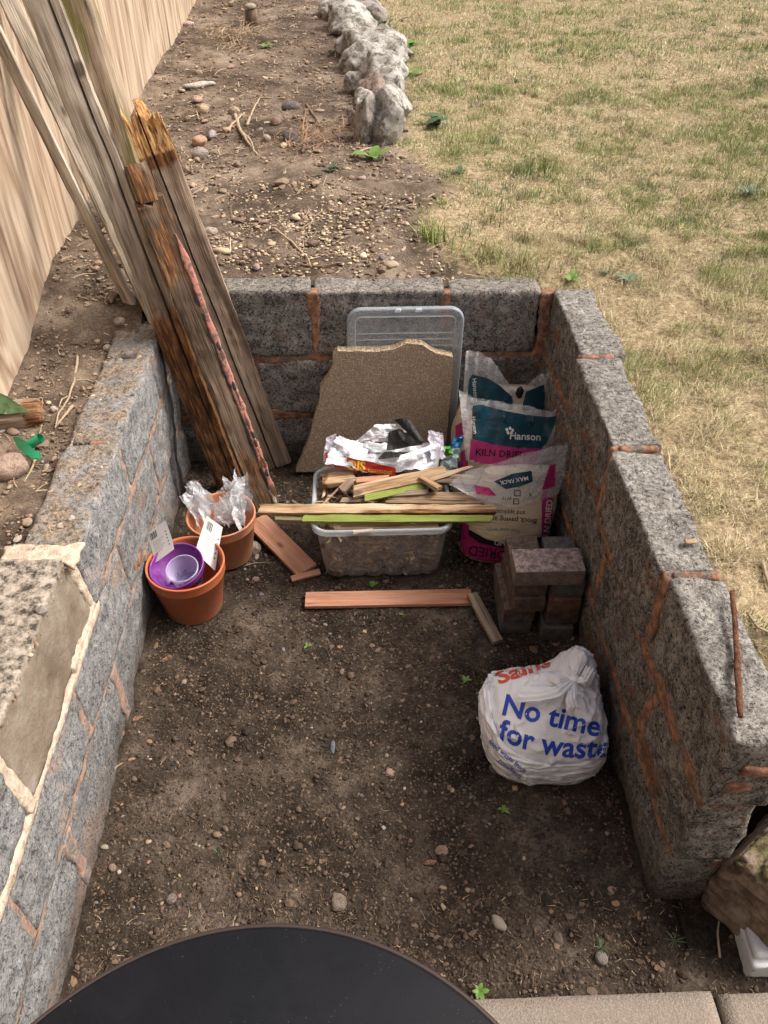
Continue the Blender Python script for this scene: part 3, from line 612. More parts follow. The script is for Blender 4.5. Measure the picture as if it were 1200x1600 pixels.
for i, ((px, py), zc, sz, m_, lab) in enumerate(rocks):
    sz = tuple(v*1.12 for v in sz); c = Gz(px, py, .80); zt = upper_z(c[0], c[1]); V, F = stone_v(sz, 200+i, 4, .30, .5, 2.4)
    V = V @ rot_m(0, 0, .5*math.sin(i*2.1)).T; c = np.array([c[0], c[1], float(zt) + sz[2]*.45])
    V = V + c; o = add('edging_rock', V, F, M[m_], loc=base_of(V)); tag(o, lab, 'rock', 'rocks edging the lawn')

# mossy stone and painted step by the path
V, F, r_ = rbox((.38, .19, .27), .009, .016); q = V/(np.linalg.norm(V, axis=1)[:, None]+1e-9); V = V + q*(.022*fbm(V, 6, 4, 3) + .010*fbm(V, 30, 4, 5) - .012*(np.abs(fbm(V*np.array([.5, .5, 3]), 14, 2, 8)) < .06))[:, None]
V[:, 0] += .04*V[:, 2]/.15*(V[:, 0] < 0)*.0; V[:, 1] *= 1 - .5*sstep(-.05, .17, V[:, 2]); V = V @ rot_m(R(-6), R(-3), R(37)).T + np.array([.940, .800, .150])
o = add('mossy_stone', V, F, M['mossy'], loc=base_of(V)); tag(o, 'moss topped brown stone leaning at the foot of the right wall end', 'stone')
st = empty('painted_step', (.95, .64, 0), 'flaking white painted concrete step under the mossy stone', 'step')
V, F, r_ = rbox((.40, .15, .070), .009, .004, .004, 20, 2); add('step_base', V @ rot_m(0, 0, R(-3)).T + np.array([1.0, .668, .02]), F, M['white_paint'], st)
V, F, r_ = rbox((.395, .14, .020), .009, .004, .003, 20, 3); add('nosing', V @ rot_m(0, 0, R(-3)).T + np.array([1.003, .677, .066]), F, M['white_paint'], st)

# ------------------------------------------------------------------ planks
def plank(name, A, B, wdt, thk, mat, parent=None, up=(0, 0, 1), roll=0, seg=.02, rag0=0, rag1=0, warp=0, rad=.004, seed=0, rotf=None, groove=None, label=None, cat=None, group=None, taper=0, wn=.0015, bow=0):
    O, Rm, L = frame_m(A, B, up, roll); V, F, r_ = rbox((L, wdt, thk), seg, rad, wn, 25, seed) if True else None
    t = V[:, 0] / L + .5
    if groove is not None:
        ys_u = np.unique(np.round(r_[:, 1], 6)); j = int(np.argmin(np.abs(ys_u - groove))); topf = r_[:, 2] > 0
        for dj, yo, dz in ((-1, -.0035, 0), (0, 0, -.016), (1, .0035, 0)):
            m_ = np.abs(r_[:, 1] - ys_u[j+dj]) < 1e-5; V[m_, 1] = groove + yo; V[m_ & topf, 2] += dz
        mm = np.abs(r_[:, 1] - ys_u[j]) < .03; V[mm, 1] += .007*fbm(np.stack([r_[mm, 0]*5, 0*t[mm], 0*t[mm]], -1), 1, 3, 4)
    # grain furrows
    V[:, 1:] *= (1 - taper * t)[:, None]
    n1 = fbm(np.stack([r_[:, 0]*3, r_[:, 1]*60, r_[:, 2]*60], -1) + seed, 1, 2, seed)
    V[:, 2] += wn * 1.2 * n1 * np.sign(V[:, 2]); V[:, 1] += wn * n1 * np.sign(V[:, 1])
    for rag, e in ((rag0, 0), (rag1, 1)):
        if rag:
            wt = sstep(.12*1, 0, np.abs(t - e) * L / max(rag*1.6, .02) * .12)
            rn = fbm(np.stack([0*r_[:, 0], r_[:, 1]*55, r_[:, 2]*40], -1) + seed*3 + e, 1, 3, seed+9)
            V[:, 0] += (1 if e == 0 else -1) * rag * wt * (.5 + rn*1.3)
    if bow: V[:, 2] += bow * np.sin(np.pi * t)
    if warp: V[:, 2] += warp * np.sin(np.pi * t * 1.5 + seed); V[:, 1] += warp * .5 * np.sin(np.pi * t * 2.1 + seed)
    W = O + (V[:, :1] + L/2) * Rm[0] + V[:, 1:2] * Rm[1] + V[:, 2:3] * Rm[2]
    rot = np.zeros(len(V)) if rotf is None else rotf(t, r_)
    o = add(name, W, F, M[mat], parent, loc=None if parent else np.asarray(A, float), attrs={'loc': r_ + seed*1.37, 'rot': rot})
    crisp(o)
    if not parent: tag(o, label, cat, group)
    elif label: o['label'] = label
    return o, (O, Rm, L)
def fence_hit(px, py, off=.0):   # where a sight line meets the fence, less a clearance
    x = -1.0
    for _ in range(8):
        p = Gx(px, py, x); x = fx(p[1]) + off
    return Gx(px, py, x)
def ext(A, B, d): A = np.asarray(A); B = np.asarray(B); u = (B - A) / np.linalg.norm(B - A); return B + u * d
viewup = -_f
GP = 'old timbers leaning in the back left corner'
# wide weathered board whose foot has rotted
A = Gz(362, 765, .0) + np.array([0, 0, -.01]); B = Gx(66, 2, -.80)
plank('timber_board', A, ext(A, B, .80), .088, .046, 'wood_grey', up=viewup, seg=.010, rag0=.03, seed=1, wn=.004, groove=-.02, rotf=lambda t, r: sstep(.36, .24, t)*.85, label='wide pale grooved board leaning on the fence, its foot rotted to brown fibres', cat='timber', group=GP)
A = Gy(250, 510, 2.43); B = fence_hit(14, 0, .05)
plank('timber_board', A, ext(A, B, .22), .055, .028, 'wood_grey', up=viewup, roll=.3, seg=.011, rag0=.03, seed=2, wn=.003, label='narrow pale batten resting on the left edge of the wide grooved board', cat='timber', group=GP)
A = Gx(243, 553, -.70); B = fence_hit(-2, 58, .02)
plank('timber_board', A, ext(A, B, .1), .040, .020, 'wood_grey', up=viewup, roll=-.4, seg=.010, rag0=.015, seed=3, label='thin leftmost lath leaning nearest the fence', cat='timber', group=GP)
# post with the green foot standing on the soil
A = Gz(226, 352, .72); B = fence_hit(118, 0, .07)
plank('timber_post', A, ext(A, B, .2), .120, .07, 'wood_green', up=viewup, roll=-.30, seg=.014, seed=4, wn=.003, label='square brown post with a greenish foot propped on the fence behind the wide board', cat='timber', group=GP)
A = Gy(330, 520, 2.425); B = Gy(236, 350, 2.44)
plank('timber_board', A, B, .05, .02, 'wood_dark', up=viewup, seg=.012, seed=9, label='dark strip of wood in shadow between the wide board and the split post', cat='timber', group=GP)
# big post with the broken orange top
A = Gz(432, 722, .0); B = Gy(214, 160, 2.45)
big, fr4 = plank('timber_post', A, B, .104, .075, 'wood_brown', up=viewup, roll=.12, seg=.010, rag1=.09, seed=5, wn=.004, groove=.012, rotf=lambda t, r: sstep(.84, .93, t) * 1.3 + .12, label='tall brown post with a splintered orange broken top and a green tinged foot', cat='timber', group=GP)
# notched post with the pink paint stripe
A = Gz(418, 788, .0) + np.array([0, 0, -.01]); B = Gy(232, 310, 2.37)
pk = empty('painted_post', A, 'rotting post with a salmon pink painted edge in front of the tall brown post', 'timber', GP)
o, (O5, R5, L5) = plank('shaft', A, B, .085, .055, 'wood_dark', pk, up=viewup, roll=.30, seg=.010, rag0=.02, rag1=.018, seed=6, wn=.006, rotf=lambda t, r: .28 + .25*np.sin(t*9))
A2 = ext(A, B, -.008); B2 = ext(A, B, .10); plank('stub', A2, B2, .058, .05, 'wood_brown', pk, up=viewup, roll=.3, seg=.009, rag1=.01, seed=7, rotf=lambda t, r: .55+0*t, wn=.004)
def strip(mat, s0, s1, wd, dy, dz, seed, amp=.35, name='paint', label=None):
    n = 90; t = np.linspace(s0, s1, n); V = []; wv = np.linspace(-1, 1, 5)
    for a in t:
        e = wd * (1 + amp * fbm(P3(a*14, seed, 0), 1, 3, seed)[()] if False else 1 + amp * float(fbm(np.array([[a*26, seed, 0.]]), 1, 3, seed)[0]))
        for b_ in wv: V.append(O5 + R5[0]*a*L5 + R5[1]*(dy + b_*e) + R5[2]*(dz + .0008))
    o = add(name, np.array(V), grid_f(5, n), M[mat], pk); 
    if label: o['label'] = label
k = N('salmon_paint', .6, .3); p = k.pos(); k.col(k.mix(k.fac(k.noise(p, 55, 5, .7), .50, .56), (.46, .20, .155), (.16, .12, .10))); k.bump(k.noise(p, 55, 5, .7), .001, 1); M['pink_paint'] = k.m; M['grey_paint'] = flat('dark_flaked_paint', (.045, .05, .055), .6, .3, .001, 60, .3)
# bevelled painted arris on the right of the post
A3 = O5 + R5[1]*(-.044) + R5[2]*.018; 
def arris(mat, s0, s1, off, wd, thk, seed, rag=.0):
    a = O5 + R5[0]*s0*L5 + R5[1]*off[0] + R5[2]*off[1]; b = O5 + R5[0]*s1*L5 + R5[1]*off[0] + R5[2]*off[1]
    V, F, r_ = rbox((np.linalg.norm(b-a), wd, thk), .008, .002); t = r_[:, 0]/np.linalg.norm(b-a)+.5
    w_ = 1 + .45 * fbm(np.stack([r_[:, 0]*22, 0*t, 0*t], -1) + seed, 1, 3, seed); V[:, 1] *= w_ * (.15 + .85*sstep(1.0, .90, t)) ; V[:, 1] += .003*fbm(np.stack([r_[:, 0]*60, 0*t, 0*t], -1), 1, 2, seed)
    W = (a+b)/2 + V[:, :1]*R5[0] + V[:, 1:2]*R5[1] + V[:, 2:3]*R5[2]; return add('paint', W, F, M[mat], pk)
sgn = 1 if (R5[1] @ _r) > 0 else -1
arris('grey_paint', .02, .80, (sgn*.030, .0272), .022, .002, 1)
arris('pink_paint', .07, .90, (sgn*.034, .0290), .021, .002, 2)
for k_, s_ in enumerate((.13, .24, .27, .44, .57)): arris('grey_paint', s_-.014, s_+.014, (sgn*.036, .0306), .010, .002, 10+k_)
arris('cream', .01, .07, (sgn*.026, .029), .016, .002, 4)

# loose boards on the pit floor
plank('short_board', Gz(400, 812, .030), Gz(480, 892, .012), .080, .014, 'wood_red', up=(0, 0, 1), seg=.012, seed=11, wn=.0004, rad=.002, label='reddish brown cut board lying aslant behind the grey cobble', cat='board')
plank('board_offcut', Gz(455, 905, .012), Gz(500, 893, .012), .020, .012, 'wood_red', up=(0, 0, 1), roll=.3, seg=.01, seed=12, wn=.0003, rad=.0015, label='small reddish offcut at the lower end of the slanting board', cat='offcut')
plank('short_board', Gz(477, 938, .012), Gz(737, 933, .012), .062, .012, 'wood_red', up=(0, 0, 1), seg=.012, seed=13, wn=.0004, rad=.0015, label='reddish flat board lying level in front of the clear tub', cat='board')
plank('short_stick', Gz(737, 928, .03), Gz(778, 1004, .014), .036, .018, 'wood_drift', up=(0, 0, 1), seg=.008, seed=14, wn=.002, label='short weathered stick lying beside the brick stack', cat='stick')

# ------------------------------------------------------------------ clear tub full of split wood
tb = empty('storage_tub', (.055, 1.93, 0), 'clear plastic storage tub filled with broken wood in front of the slab', 'storage tub')
def rrect(cx, cy, wx, wy, r, n=10):
    pts = []
    for qx, qy, a0 in ((1, 1, 0), (-1, 1, 90), (-1, -1, 180), (1, -1, 270)):
        for a in np.linspace(a0, a0+90, n): pts.append((cx + qx*(wx/2-r) + r*math.cos(R(a)), cy + qy*(wy/2-r) + r*math.sin(R(a))))
    out = []
    for i in range(len(pts)):   # resample long sides
        a = np.array(pts[i]); b = np.array(pts[(i+1) % len(pts)]); d = np.linalg.norm(b-a); m_ = max(1, int(d/.006))
        for k_ in range(m_): out.append(a + (b-a)*k_/m_)
    return np.array(out)
TX, TY, TH = .055, 1.945, .235
def tub_ring(f, grow, rib=0):
    wx, wy = .372 + .044*f + grow*2, .262 + .04*f + grow*2; p = rrect(TX, TY, wx, wy, .045)
    base = rrect(TX, TY, .40, .29, .045); m_ = min(len(p), len(base))
    return p, wx, wy
tN = 400
def ringN(wx, wy, r, z, rib=0):
    p = rrect(TX, TY, wx, wy, r); L = np.r_[0, np.cumsum(np.linalg.norm(np.diff(np.vstack([p, p[:1]]), axis=0), axis=1))]
    s_ = np.linspace(0, L[-1], tN, endpoint=False); q = np.vstack([p, p[:1]]); x = np.interp(s_, L, q[:, 0]); y = np.interp(s_, L, q[:, 1])
    if rib:
        d = np.stack([x-TX, y-TY], 1); nx = d/np.linalg.norm(d, axis=1)[:, None]; on = (np.abs(x-TX) < wx/2-.04)
        b_ = rib*np.maximum(0, np.sin((x-TX)*2*np.pi/.062+.8))*on + rib*np.maximum(0, np.sin((y-TY)*2*np.pi/.062))*(~on)*(np.abs(y-TY) < wy/2-.04)
        y = y + np.sign(y-TY)*(-b_)*on; x = x - np.sign(x-TX)*b_*(~on)
    return P3(x, y, z + 0*x)
rings = [ringN(.34, .23, .04, .006), ringN(.372, .262, .045, .010, .006)] + [ringN(.372+.044*f, .262+.04*f, .045, TH*f, .007*sstep(.80, .68, f)) for f in (.15, .3, .45, .6, .68, .74, .8, .9, 1.0)]
V = np.concatenate(rings); add('shell', V, grid_f(tN, len(rings), True), M['tub'], tb)
bot = rings[0]; add('base', np.concatenate([bot, [[TX, TY, .006]]]), [(i, (i+1) % tN, tN) for i in range(tN)], M['tub'], tb)
rr = [ringN(.414, .30, .046, TH-.020), ringN(.438, .324, .052, TH-.018), ringN(.440, .326, .052, TH-.002), ringN(.432, .318, .05, TH+.003), ringN(.418, .304, .046, TH), ringN(.414, .30, .046, TH-.020)]
add('rim', np.concatenate(rr), grid_f(tN, len(rr), True), M['tub_rim'], tb)
# fill: chips of bark and wood
def chips(n, lo, hi, szr, mats_, seed, name, label, cat, topbias=False):
    rs = np.random.default_rng(seed); parts = []; cols = []
    pal = np.array([(.42, .29, .17), (.30, .19, .11), (.14, .08, .05), (.07, .045, .03), (.50, .38, .24), (.20, .13, .085)])
    for i in range(n):
        L = rs.uniform(*szr[0]); wd = rs.uniform(*szr[1]); th = rs.uniform(.001, .006)
        b = np.array([(-1,-1,-1),(1,-1,-1),(1,1,-1),(-1,1,-1),(-1,-1,1),(1,-1,1),(1,1,1),(-1,1,1)], float) * np.array([L, wd, th]) / 2
        b[[1, 5], 0] *= rs.uniform(.6, 1); b[[0, 4], 0] *= rs.uniform(.6, 1)
        b = b @ rot_m(rs.uniform(-.6, .6), rs.uniform(-.5, .5), rs.uniform(0, 6.3)).T + rs.uniform(lo, hi)
        parts.append(b); cols.append(np.repeat(pal[rs.integers(len(pal))][None]*rs.uniform(.7, 1.1), 8, 0))
    V = np.concatenate(parts); bf = np.array([(0,3,2,1),(4,5,6,7),(0,1,5,4),(1,2,6,5),(2,3,7,6),(3,0,4,7)])
    F = (bf[None] + 8*np.arange(n)[:, None, None]).reshape(-1, 4).astype(np.int32)
    o = add(name, V, F, M['pebbles'], smooth=False, attrs={'tone': np.concatenate(cols)}, loc=base_of(V)); tag(o, label, cat, kind='stuff'); return o
chips(3600, np.array([TX-.172, TY-.124, .015]), np.array([TX+.172, TY+.120, .215]), ((.012, .07), (.003, .016)), None, 5, 'wood_chips', 'bark and splinters filling the clear tub', 'wood chips')
chips(420, np.array([TX-.185, TY-.13, .185]), np.array([TX+.185, TY+.13, .232]), ((.02, .09), (.002, .012)), None, 6, 'wood_chips', 'loose splinters lying on top of the filled clear tub', 'wood chips')
GW = 'split wood heaped on the tub'
def pc(a, b, za, zb, wd, th, mat, seed, label, roll=0, rag=.012, taper=0, bow=0, rotf=None, cat='wood piece'):
    rotf = rotf or (lambda t, r: .22+0*t)
    return plank('wood_piece', Gz(*a, za), Gz(*b, zb), wd, th, mat, up=(0, 0, 1), roll=roll, seg=.007, rag0=rag, rag1=rag, rad=.0012, seed=seed, wn=.0035, taper=taper, bow=bow, label=label, cat=cat, group=GW, rotf=rotf)
pc((403, 797), (775, 797), .262, .262, .030, .022, 'wood_fresh', 31, 'long split batten laid right across the near rim of the tub', roll=.35, rotf=lambda t, r: .2+sstep(.25, .5, t)*(r[:, 1] < 0)*.42)
pc((470, 811), (770, 811), .252, .252, .022, .018, 'wood_lime', 32, 'long batten with a bright green face under the near batten on the tub', roll=.5)
pc((430, 812), (480, 814), .246, .246, .016, .018, 'wood_green', 33, 'small green grey block under the left end of the long batten', rag=0)
pc((500, 752), (560, 746), .258, .262, .05, .02, 'wood_fresh', 34, 'stubby pale chunk with a fibrous end at the back left of the tub', roll=.1, rotf=lambda t, r: sstep(.4, .1, t)*.7)
pc((548, 770), (700, 738), .285, .300, .040, .012, 'wood_fresh', 35, 'broad curved splinter on top of the heap in the tub', roll=.35, bow=.006)
pc((555, 752), (612, 747), .292, .295, .022, .012, 'wood_red', 36, 'short reddish splinter tucked under the crumpled packaging', roll=.2)
pc((565, 779), (668, 757), .280, .285, .022, .008, 'wood_lime', 37, 'green algae covered strip in the middle of the heap', roll=.55)
pc((662, 752), (740, 729), .300, .315, .022, .006, 'wood_pale', 38, 'thin pale splinter pointing right over the front sand sack', roll=.3, taper=.7)
pc((655, 745), (688, 765), .305, .298, .026, .014, 'wood_fresh', 39, 'small square ended block lying crosswise on the splinters', roll=-.2, rag=.004)
pc((600, 778), (760, 780), .262, .262, .040, .014, 'wood_pale', 40, 'wide pale board poking out of the right end of the heap', roll=.4)
pc((590, 774), (672, 768), .276, .280, .018, .008, 'wood_drift', 41, 'narrow brown splinter beneath the green strip', roll=.45)
pc((528, 782), (570, 781), .262, .264, .020, .010, 'wood_drift', 42, 'grey green splinter low on the left of the heap', roll=.2)
pc((532, 768), (550, 752), .262, .268, .030, .012, 'wood_brown', 43, 'upright brown offcut standing behind the left splinters', roll=.1)
pc((620, 745), (760, 752), .262, .262, .036, .014, 'wood_drift', 44, 'weathered brown board at the back right of the heap', roll=.35)
pc((520, 822), (690, 820), .228, .228, .030, .008, 'wood_fresh', 45, 'flat pale board inside the near edge of the tub', roll=.1)
pc((552, 832), (588, 828), .232, .232, .016, .004, 'wood_fresh', 46, 'tiny pale sliver beside the near rim inside the tub', roll=.1)
plank('wood_piece', (-.02, 1.835, .170), (.19, 1.84, .165), .05, .008, 'wood_fresh', up=(0, 0, 1), roll=.9, seg=.008, seed=47, label='pale offcut seen through the front of the tub', cat='wood piece', group=GW)

# ------------------------------------------------------------------ broken slab and clear lid
def extrude_poly(pts, nrm, thk, mat, parent, name, side=None, loc=None, sub=.012, amp=.0, seed=0):
    """pts: world polygon (front face); thickness goes along -nrm"""
    pts = np.asarray(pts); nrm = np.asarray(nrm)/np.linalg.norm(nrm); q = []
    for i in range(len(pts)):
        a, b = pts[i], pts[(i+1) % len(pts)]; m_ = max(1, int(np.linalg.norm(b-a)/sub))
        for k_ in range(m_): q.append(a + (b-a)*k_/m_)
    q = np.array(q); n = len(q); rs = np.random.default_rng(seed)
    if amp: q = q + (np.stack([fbm(q, 25, 3, seed), fbm(q, 25, 3, seed+3)*0, fbm(q, 25, 3, seed+7)], -1)) * amp
    L = 4; V = [q]; 
    for k_ in range(1, L+1):
        d = -nrm*thk*k_/L; V.append(q + d + (np.stack([fbm(q+k_, 50, 2, seed+k_), 0*q[:, 0], fbm(q+k_, 50, 2, seed+9+k_)], -1))*amp*.8)
    V = np.concatenate(V); F = [tuple(range(n)), tuple(L*n + i for i in range(n-1, -1, -1))]; mi = [0, 0]
    for k_ in range(L):
        for i in range(n): F.append((k_*n+i, (k_+1)*n+i, (k_+1)*n+(i+1) % n, k_*n+(i+1) % n)); mi.append(1)
    return add(name, V, F, None, parent, loc=loc, smooth=False, mats=[M[mat], M[side or mat]], midx=mi)
def slab_pt(px, py):   # slab face leans: y grows with height
    p = Gy(px, py, 2.36)
    for _ in range(6): p = Gy(px, py, 2.355 + .075*max(p[2], 0))
    return p
outline = [(462, 737), (468, 722), (478, 700), (484, 680), (490, 655), (499, 628), (500, 606), (512, 590), (520, 572), (520, 556), (527, 548), (560, 549), (590, 550), (617, 546), (636, 537), (660, 540), (680, 552), (708, 558), (706, 600), (702, 640), (697, 690), (692, 737)]
pts = [slab_pt(*p) for p in outline]
o = extrude_poly(pts, (0, -1, .075), .040, 'slab', None, 'broken_slab', 'slab_edge', loc=base_of(np.array(pts)), amp=.004, seed=3)
tag(o, 'broken exposed aggregate concrete slab propped on the back wall', 'concrete slab')
ld = empty('tub_lid', (.15, 2.43, 0), 'clear plastic tub lid standing behind the broken slab', 'lid')
def lid_ring(grow, y):
    p = rrect(.150, .315, .395+grow*2, .64+grow*2, .05+grow); return P3(p[:, 0]+.012*(p[:, 1]-.3), y + 0*p[:, 0] + .03*(p[:, 1]), p[:, 1])
a, b = lid_ring(-.028, 2.424), lid_ring(-.030, 2.418); n = min(len(a), len(b))
def lid_N(grow, y, n=300):
    p = rrect(.150, .315, .395+grow*2, .645+grow*2, .05+grow); L = np.r_[0, np.cumsum(np.linalg.norm(np.diff(np.vstack([p, p[:1]]), axis=0), axis=1))]
    s_ = np.linspace(0, L[-1], n, endpoint=False); q = np.vstack([p, p[:1]]); x = np.interp(s_, L, q[:, 0]); z = np.interp(s_, L, q[:, 1]); return P3(x + .012*(z-.3), y + .028*z, z)
V = np.concatenate([lid_N(-.03, 2.424), [[.15, 2.433, .315]]]); add('panel', V, [(i, (i+1) % 300, 300) for i in range(300)], M['lid'], ld, smooth=False)
rg = [lid_N(-.03, 2.424), lid_N(-.030, 2.414), lid_N(-.024, 2.412), lid_N(-.012, 2.414), lid_N(-.004, 2.412), lid_N(0, 2.417), lid_N(.001, 2.430)]
add('rim', np.concatenate(rg), grid_f(300, len(rg), True), M['lid_rim'], ld)
for z_ in (.545, .522, .498, .474, .35, .30, .25):
    V, F, r_ = rbox((.33, .003, .004), .02, .001); add('rib', V + np.array([.153, 2.422+.028*z_, z_]), F, M['lid_rim'], ld)
for x_ in (.127, .195):
    V, F, r_ = rbox((.022, .014, .010), .005, .002); add('latch', V + np.array([x_, 2.430, .634]), F, M['lid_rim'], ld)

# ------------------------------------------------------------------ flat print laid on to real surfaces
def text2d(s, size, bold=.0, spacing=1.0):
    cu = bpy.data.curves.new('t', 'FONT'); cu.body = s; cu.size = size; cu.offset = bold; cu.align_x = 'CENTER'; cu.align_y = 'CENTER'; cu.resolution_u = 3; cu.space_character = spacing
    ob = bpy.data.objects.new('t', cu); me = ob.to_mesh(); bm = bmesh.new(); bm.from_mesh(me); ob.to_mesh_clear(); bpy.data.objects.remove(ob); bpy.data.curves.remove(cu); return bm
def poly2d(pts):
    bm = bmesh.new(); vs = [bm.verts.new((x, y, 0)) for x, y in pts]; bm.faces.new(vs); bmesh.ops.triangulate(bm, faces=bm.faces[:]); return bm
def lay(bm, bvh, to_px, mat, parent, name='print', step=4.0, off=.0012):
    keep_one = len(bm.faces) < 14
    """bm in local 2-D; to_px maps a local point to a sight line; the print is draped on the surface the line meets"""
    bmesh.ops.triangulate(bm, faces=bm.faces[:])
    for v in bm.verts:
        x, y = to_px(v.co.x, v.co.y); v.co = (x, y, 0)
    xs = [v.co.x for v in bm.verts]; ys = [v.co.y for v in bm.verts]
    for ax, lo, hi in ((0, min(xs), max(xs)), (1, min(ys), max(ys))):
        c = lo + step
        while c < hi:
            co = [0, 0, 0]; no = [0, 0, 0]; co[ax] = c; no[ax] = 1
            bmesh.ops.bisect_plane(bm, geom=bm.verts[:]+bm.edges[:]+bm.faces[:], plane_co=co, plane_no=no); c += step
    bad = []; 
    for v in bm.verts:
        d = ray(v.co.x, v.co.y); hit, nrm, idx, dist = bvh.ray_cast(Vector(_O), Vector(d))
        if hit is None: bad.append(v); continue
        if nrm.dot(Vector(d)) > 0: nrm = -nrm
        v.co = hit + nrm*off
    if bad: bmesh.ops.delete(bm, geom=bad, context='VERTS')
    if keep_one and bm.faces:
        left = set(bm.faces); best = []
        while left:
            st_ = [left.pop()]; comp = []
            while st_:
                f_ = st_.pop(); comp.append(f_)
                for e_ in f_.edges:
                    for g_ in e_.link_faces:
                        if g_ in left: left.discard(g_); st_.append(g_)
            if len(comp) > len(best): best = comp
        kill = set(bm.faces) - set(best)
        if kill: bmesh.ops.delete(bm, geom=list(kill), context='FACES')
    V = np.array([v.co[:] for v in bm.verts]); bm.verts.index_update(); F = [tuple(v.index for v in f.verts) for f in bm.faces]; bm.free()
    if len(F) == 0: print('empty print'); return None
    return add(name, V, F, mat if not isinstance(mat, str) else M[mat], parent, smooth=True)
def rp(cx, cy, ang=0, sx=1, sy=1, curve=0):
    c, s_ = math.cos(R(ang)), math.sin(R(ang))
    def f(x, y):
        x *= sx; y *= -sy; y += curve * x * x; return cx + x*c - y*s_, cy + x*s_ + y*c
    return f
def bvh_of(V, F): return BVHTree.FromPolygons([tuple(v) for v in V], [tuple(int(i) for i in f) for f in F])

# ------------------------------------------------------------------ sand sacks
def sack(base, ax, rings_, n=72, pw=.75, seed=0, lump=.006):
    """rings_: (z, centre x, centre y, half width, half thickness)"""
    a = np.linspace(0, 2*np.pi, n, endpoint=False); V = []
    zs = np.array([r[0] for r in rings_]); zz = np.linspace(zs[0], zs[-1], 44)
    I = lambda k_: np.interp(zz, zs, [r[k_] for r in rings_])
    sm = lambda q: np.convolve(np.pad(q, 2, 'edge'), [.1, .2, .4, .2, .1], 'valid')
    cx, cy, hw, ht = (sm(I(k_)) for k_ in (1, 2, 3, 4))
    for i, z in enumerate(zz):
        c, s_ = np.cos(a), np.sin(a); x = np.sign(c)*np.abs(c)**pw*hw[i]; y = np.sign(s_)*np.abs(s_)**(pw+.15)*ht[i]
        p = P3(cx[i]+x, cy[i]+y, z+0*x); nn = fbm(np.stack([p[:, 0], p[:, 1], p[:, 2]*1.8], -1)+seed, 12, 3, seed)*lump
        p = p + np.stack([c, s_, 0*c], -1)*nn[:, None]; V.append(p)
    V = np.concatenate(V); F = grid_f(n, 44, True); k_ = len(V); V = np.vstack([V, [[cx[-1], cy[-1], zz[-1]]]])
    T = np.array([[43*n+i, 43*n+(i+1) % n, k_, k_] for i in range(n)]); F = [tuple(f) for f in F] + [tuple(t[:3]) for t in T]
    return V, F
def film_sheet(top, bottom, mat, parent, name='film_top', seed=0, wob=.012, sep=.006, nu=60, nv=22):
    """two thin sheets from the bottom line to the top line"""
    top = np.array(top); bottom = np.array(bottom); objs = []
    def res(p, n):
        L = np.r_[0, np.cumsum(np.linalg.norm(np.diff(p, axis=0), axis=1))]; s_ = np.linspace(0, L[-1], n); return np.stack([np.interp(s_, L, p[:, k_]) for k_ in range(3)], 1)
    tp, bt = res(top, nu), res(bottom, nu)
    for sd_ in (-1, 1):
        t = np.linspace(0, 1, nv)[:, None, None]; P = bt[None]*(1-t) + tp[None]*t; u = np.linspace(0, 1, nu)[None, :]
        P[..., 1] += sd_*sep*np.sin(np.pi*u)*(1.6 - t[..., 0]) + wob*fbm(P*np.array([1, 1, .35])+seed, 24, 3, seed+(sd_ > 0))*(.4+t[..., 0])
        P[..., 2] += .3*wob*fbm(P+seed, 14, 2, seed+4)*t[..., 0]
        objs.append((P.reshape(-1, 3), grid_f(nu, nv)))
    V, F = join([(a, b) for a, b in objs]); return add(name, V, F, M[mat], parent), V, F
GS = 'bags of kiln dried sand against the right wall'
# back sack
s3 = empty('sand_sack', (.50, 2.33, 0), 'rearmost sand sack with a twisted open top and black knot', 'sand sack', GS)
V, F = sack(None, None, [(0, .48, 2.34, .135, .08), (.02, .48, 2.34, .155, .095), (.2, .48, 2.33, .16, .09), (.30, .48, 2.33, .145, .05), (.38, .49, 2.35, .12, .015)], seed=3)
add('body', V, F, M['sack_cream'], s3); bv = bvh_of(V, F)
def P_(l, y): return [Gy(px, py, y + dy) for px, py, dy in l]
ft, fV, fF = film_sheet(P_([(728, 548, 0), (748, 550, 0), (768, 562, 0), (790, 590, 0), (806, 612, -.01), (826, 600, -.01), (846, 583, 0), (866, 574, 0)], 2.33), P_([(722, 640, 0), (800, 655, -.02), (858, 645, 0)], 2.31), 'film', s3, seed=3, wob=.02)
fb = bvh_of(fV, fF); idp = lambda x, y: (x, y)
lay(poly2d([(733, 592), (738, 585), (760, 590), (782, 603), (800, 620), (800, 640), (728, 640)]), fb, idp, 'sack_teal', s3, off=.002); lay(poly2d([(822, 612), (850, 600), (852, 640), (815, 640)]), fb, idp, 'sack_teal', s3, off=.002)
lay(text2d('Hanson', 10), fb, rp(742, 606, 84), 'white_print', s3, step=2, off=.003)
lay(poly2d([(712, 665), (730, 655), (732, 690), (712, 690)]), bv, idp, 'sack_pink', s3)
V, F = stone_v((.014, .012, .022), 4, 3, .4); add('knot', V + Gy(812, 613, 2.30), F, M['foil_black'], s3)
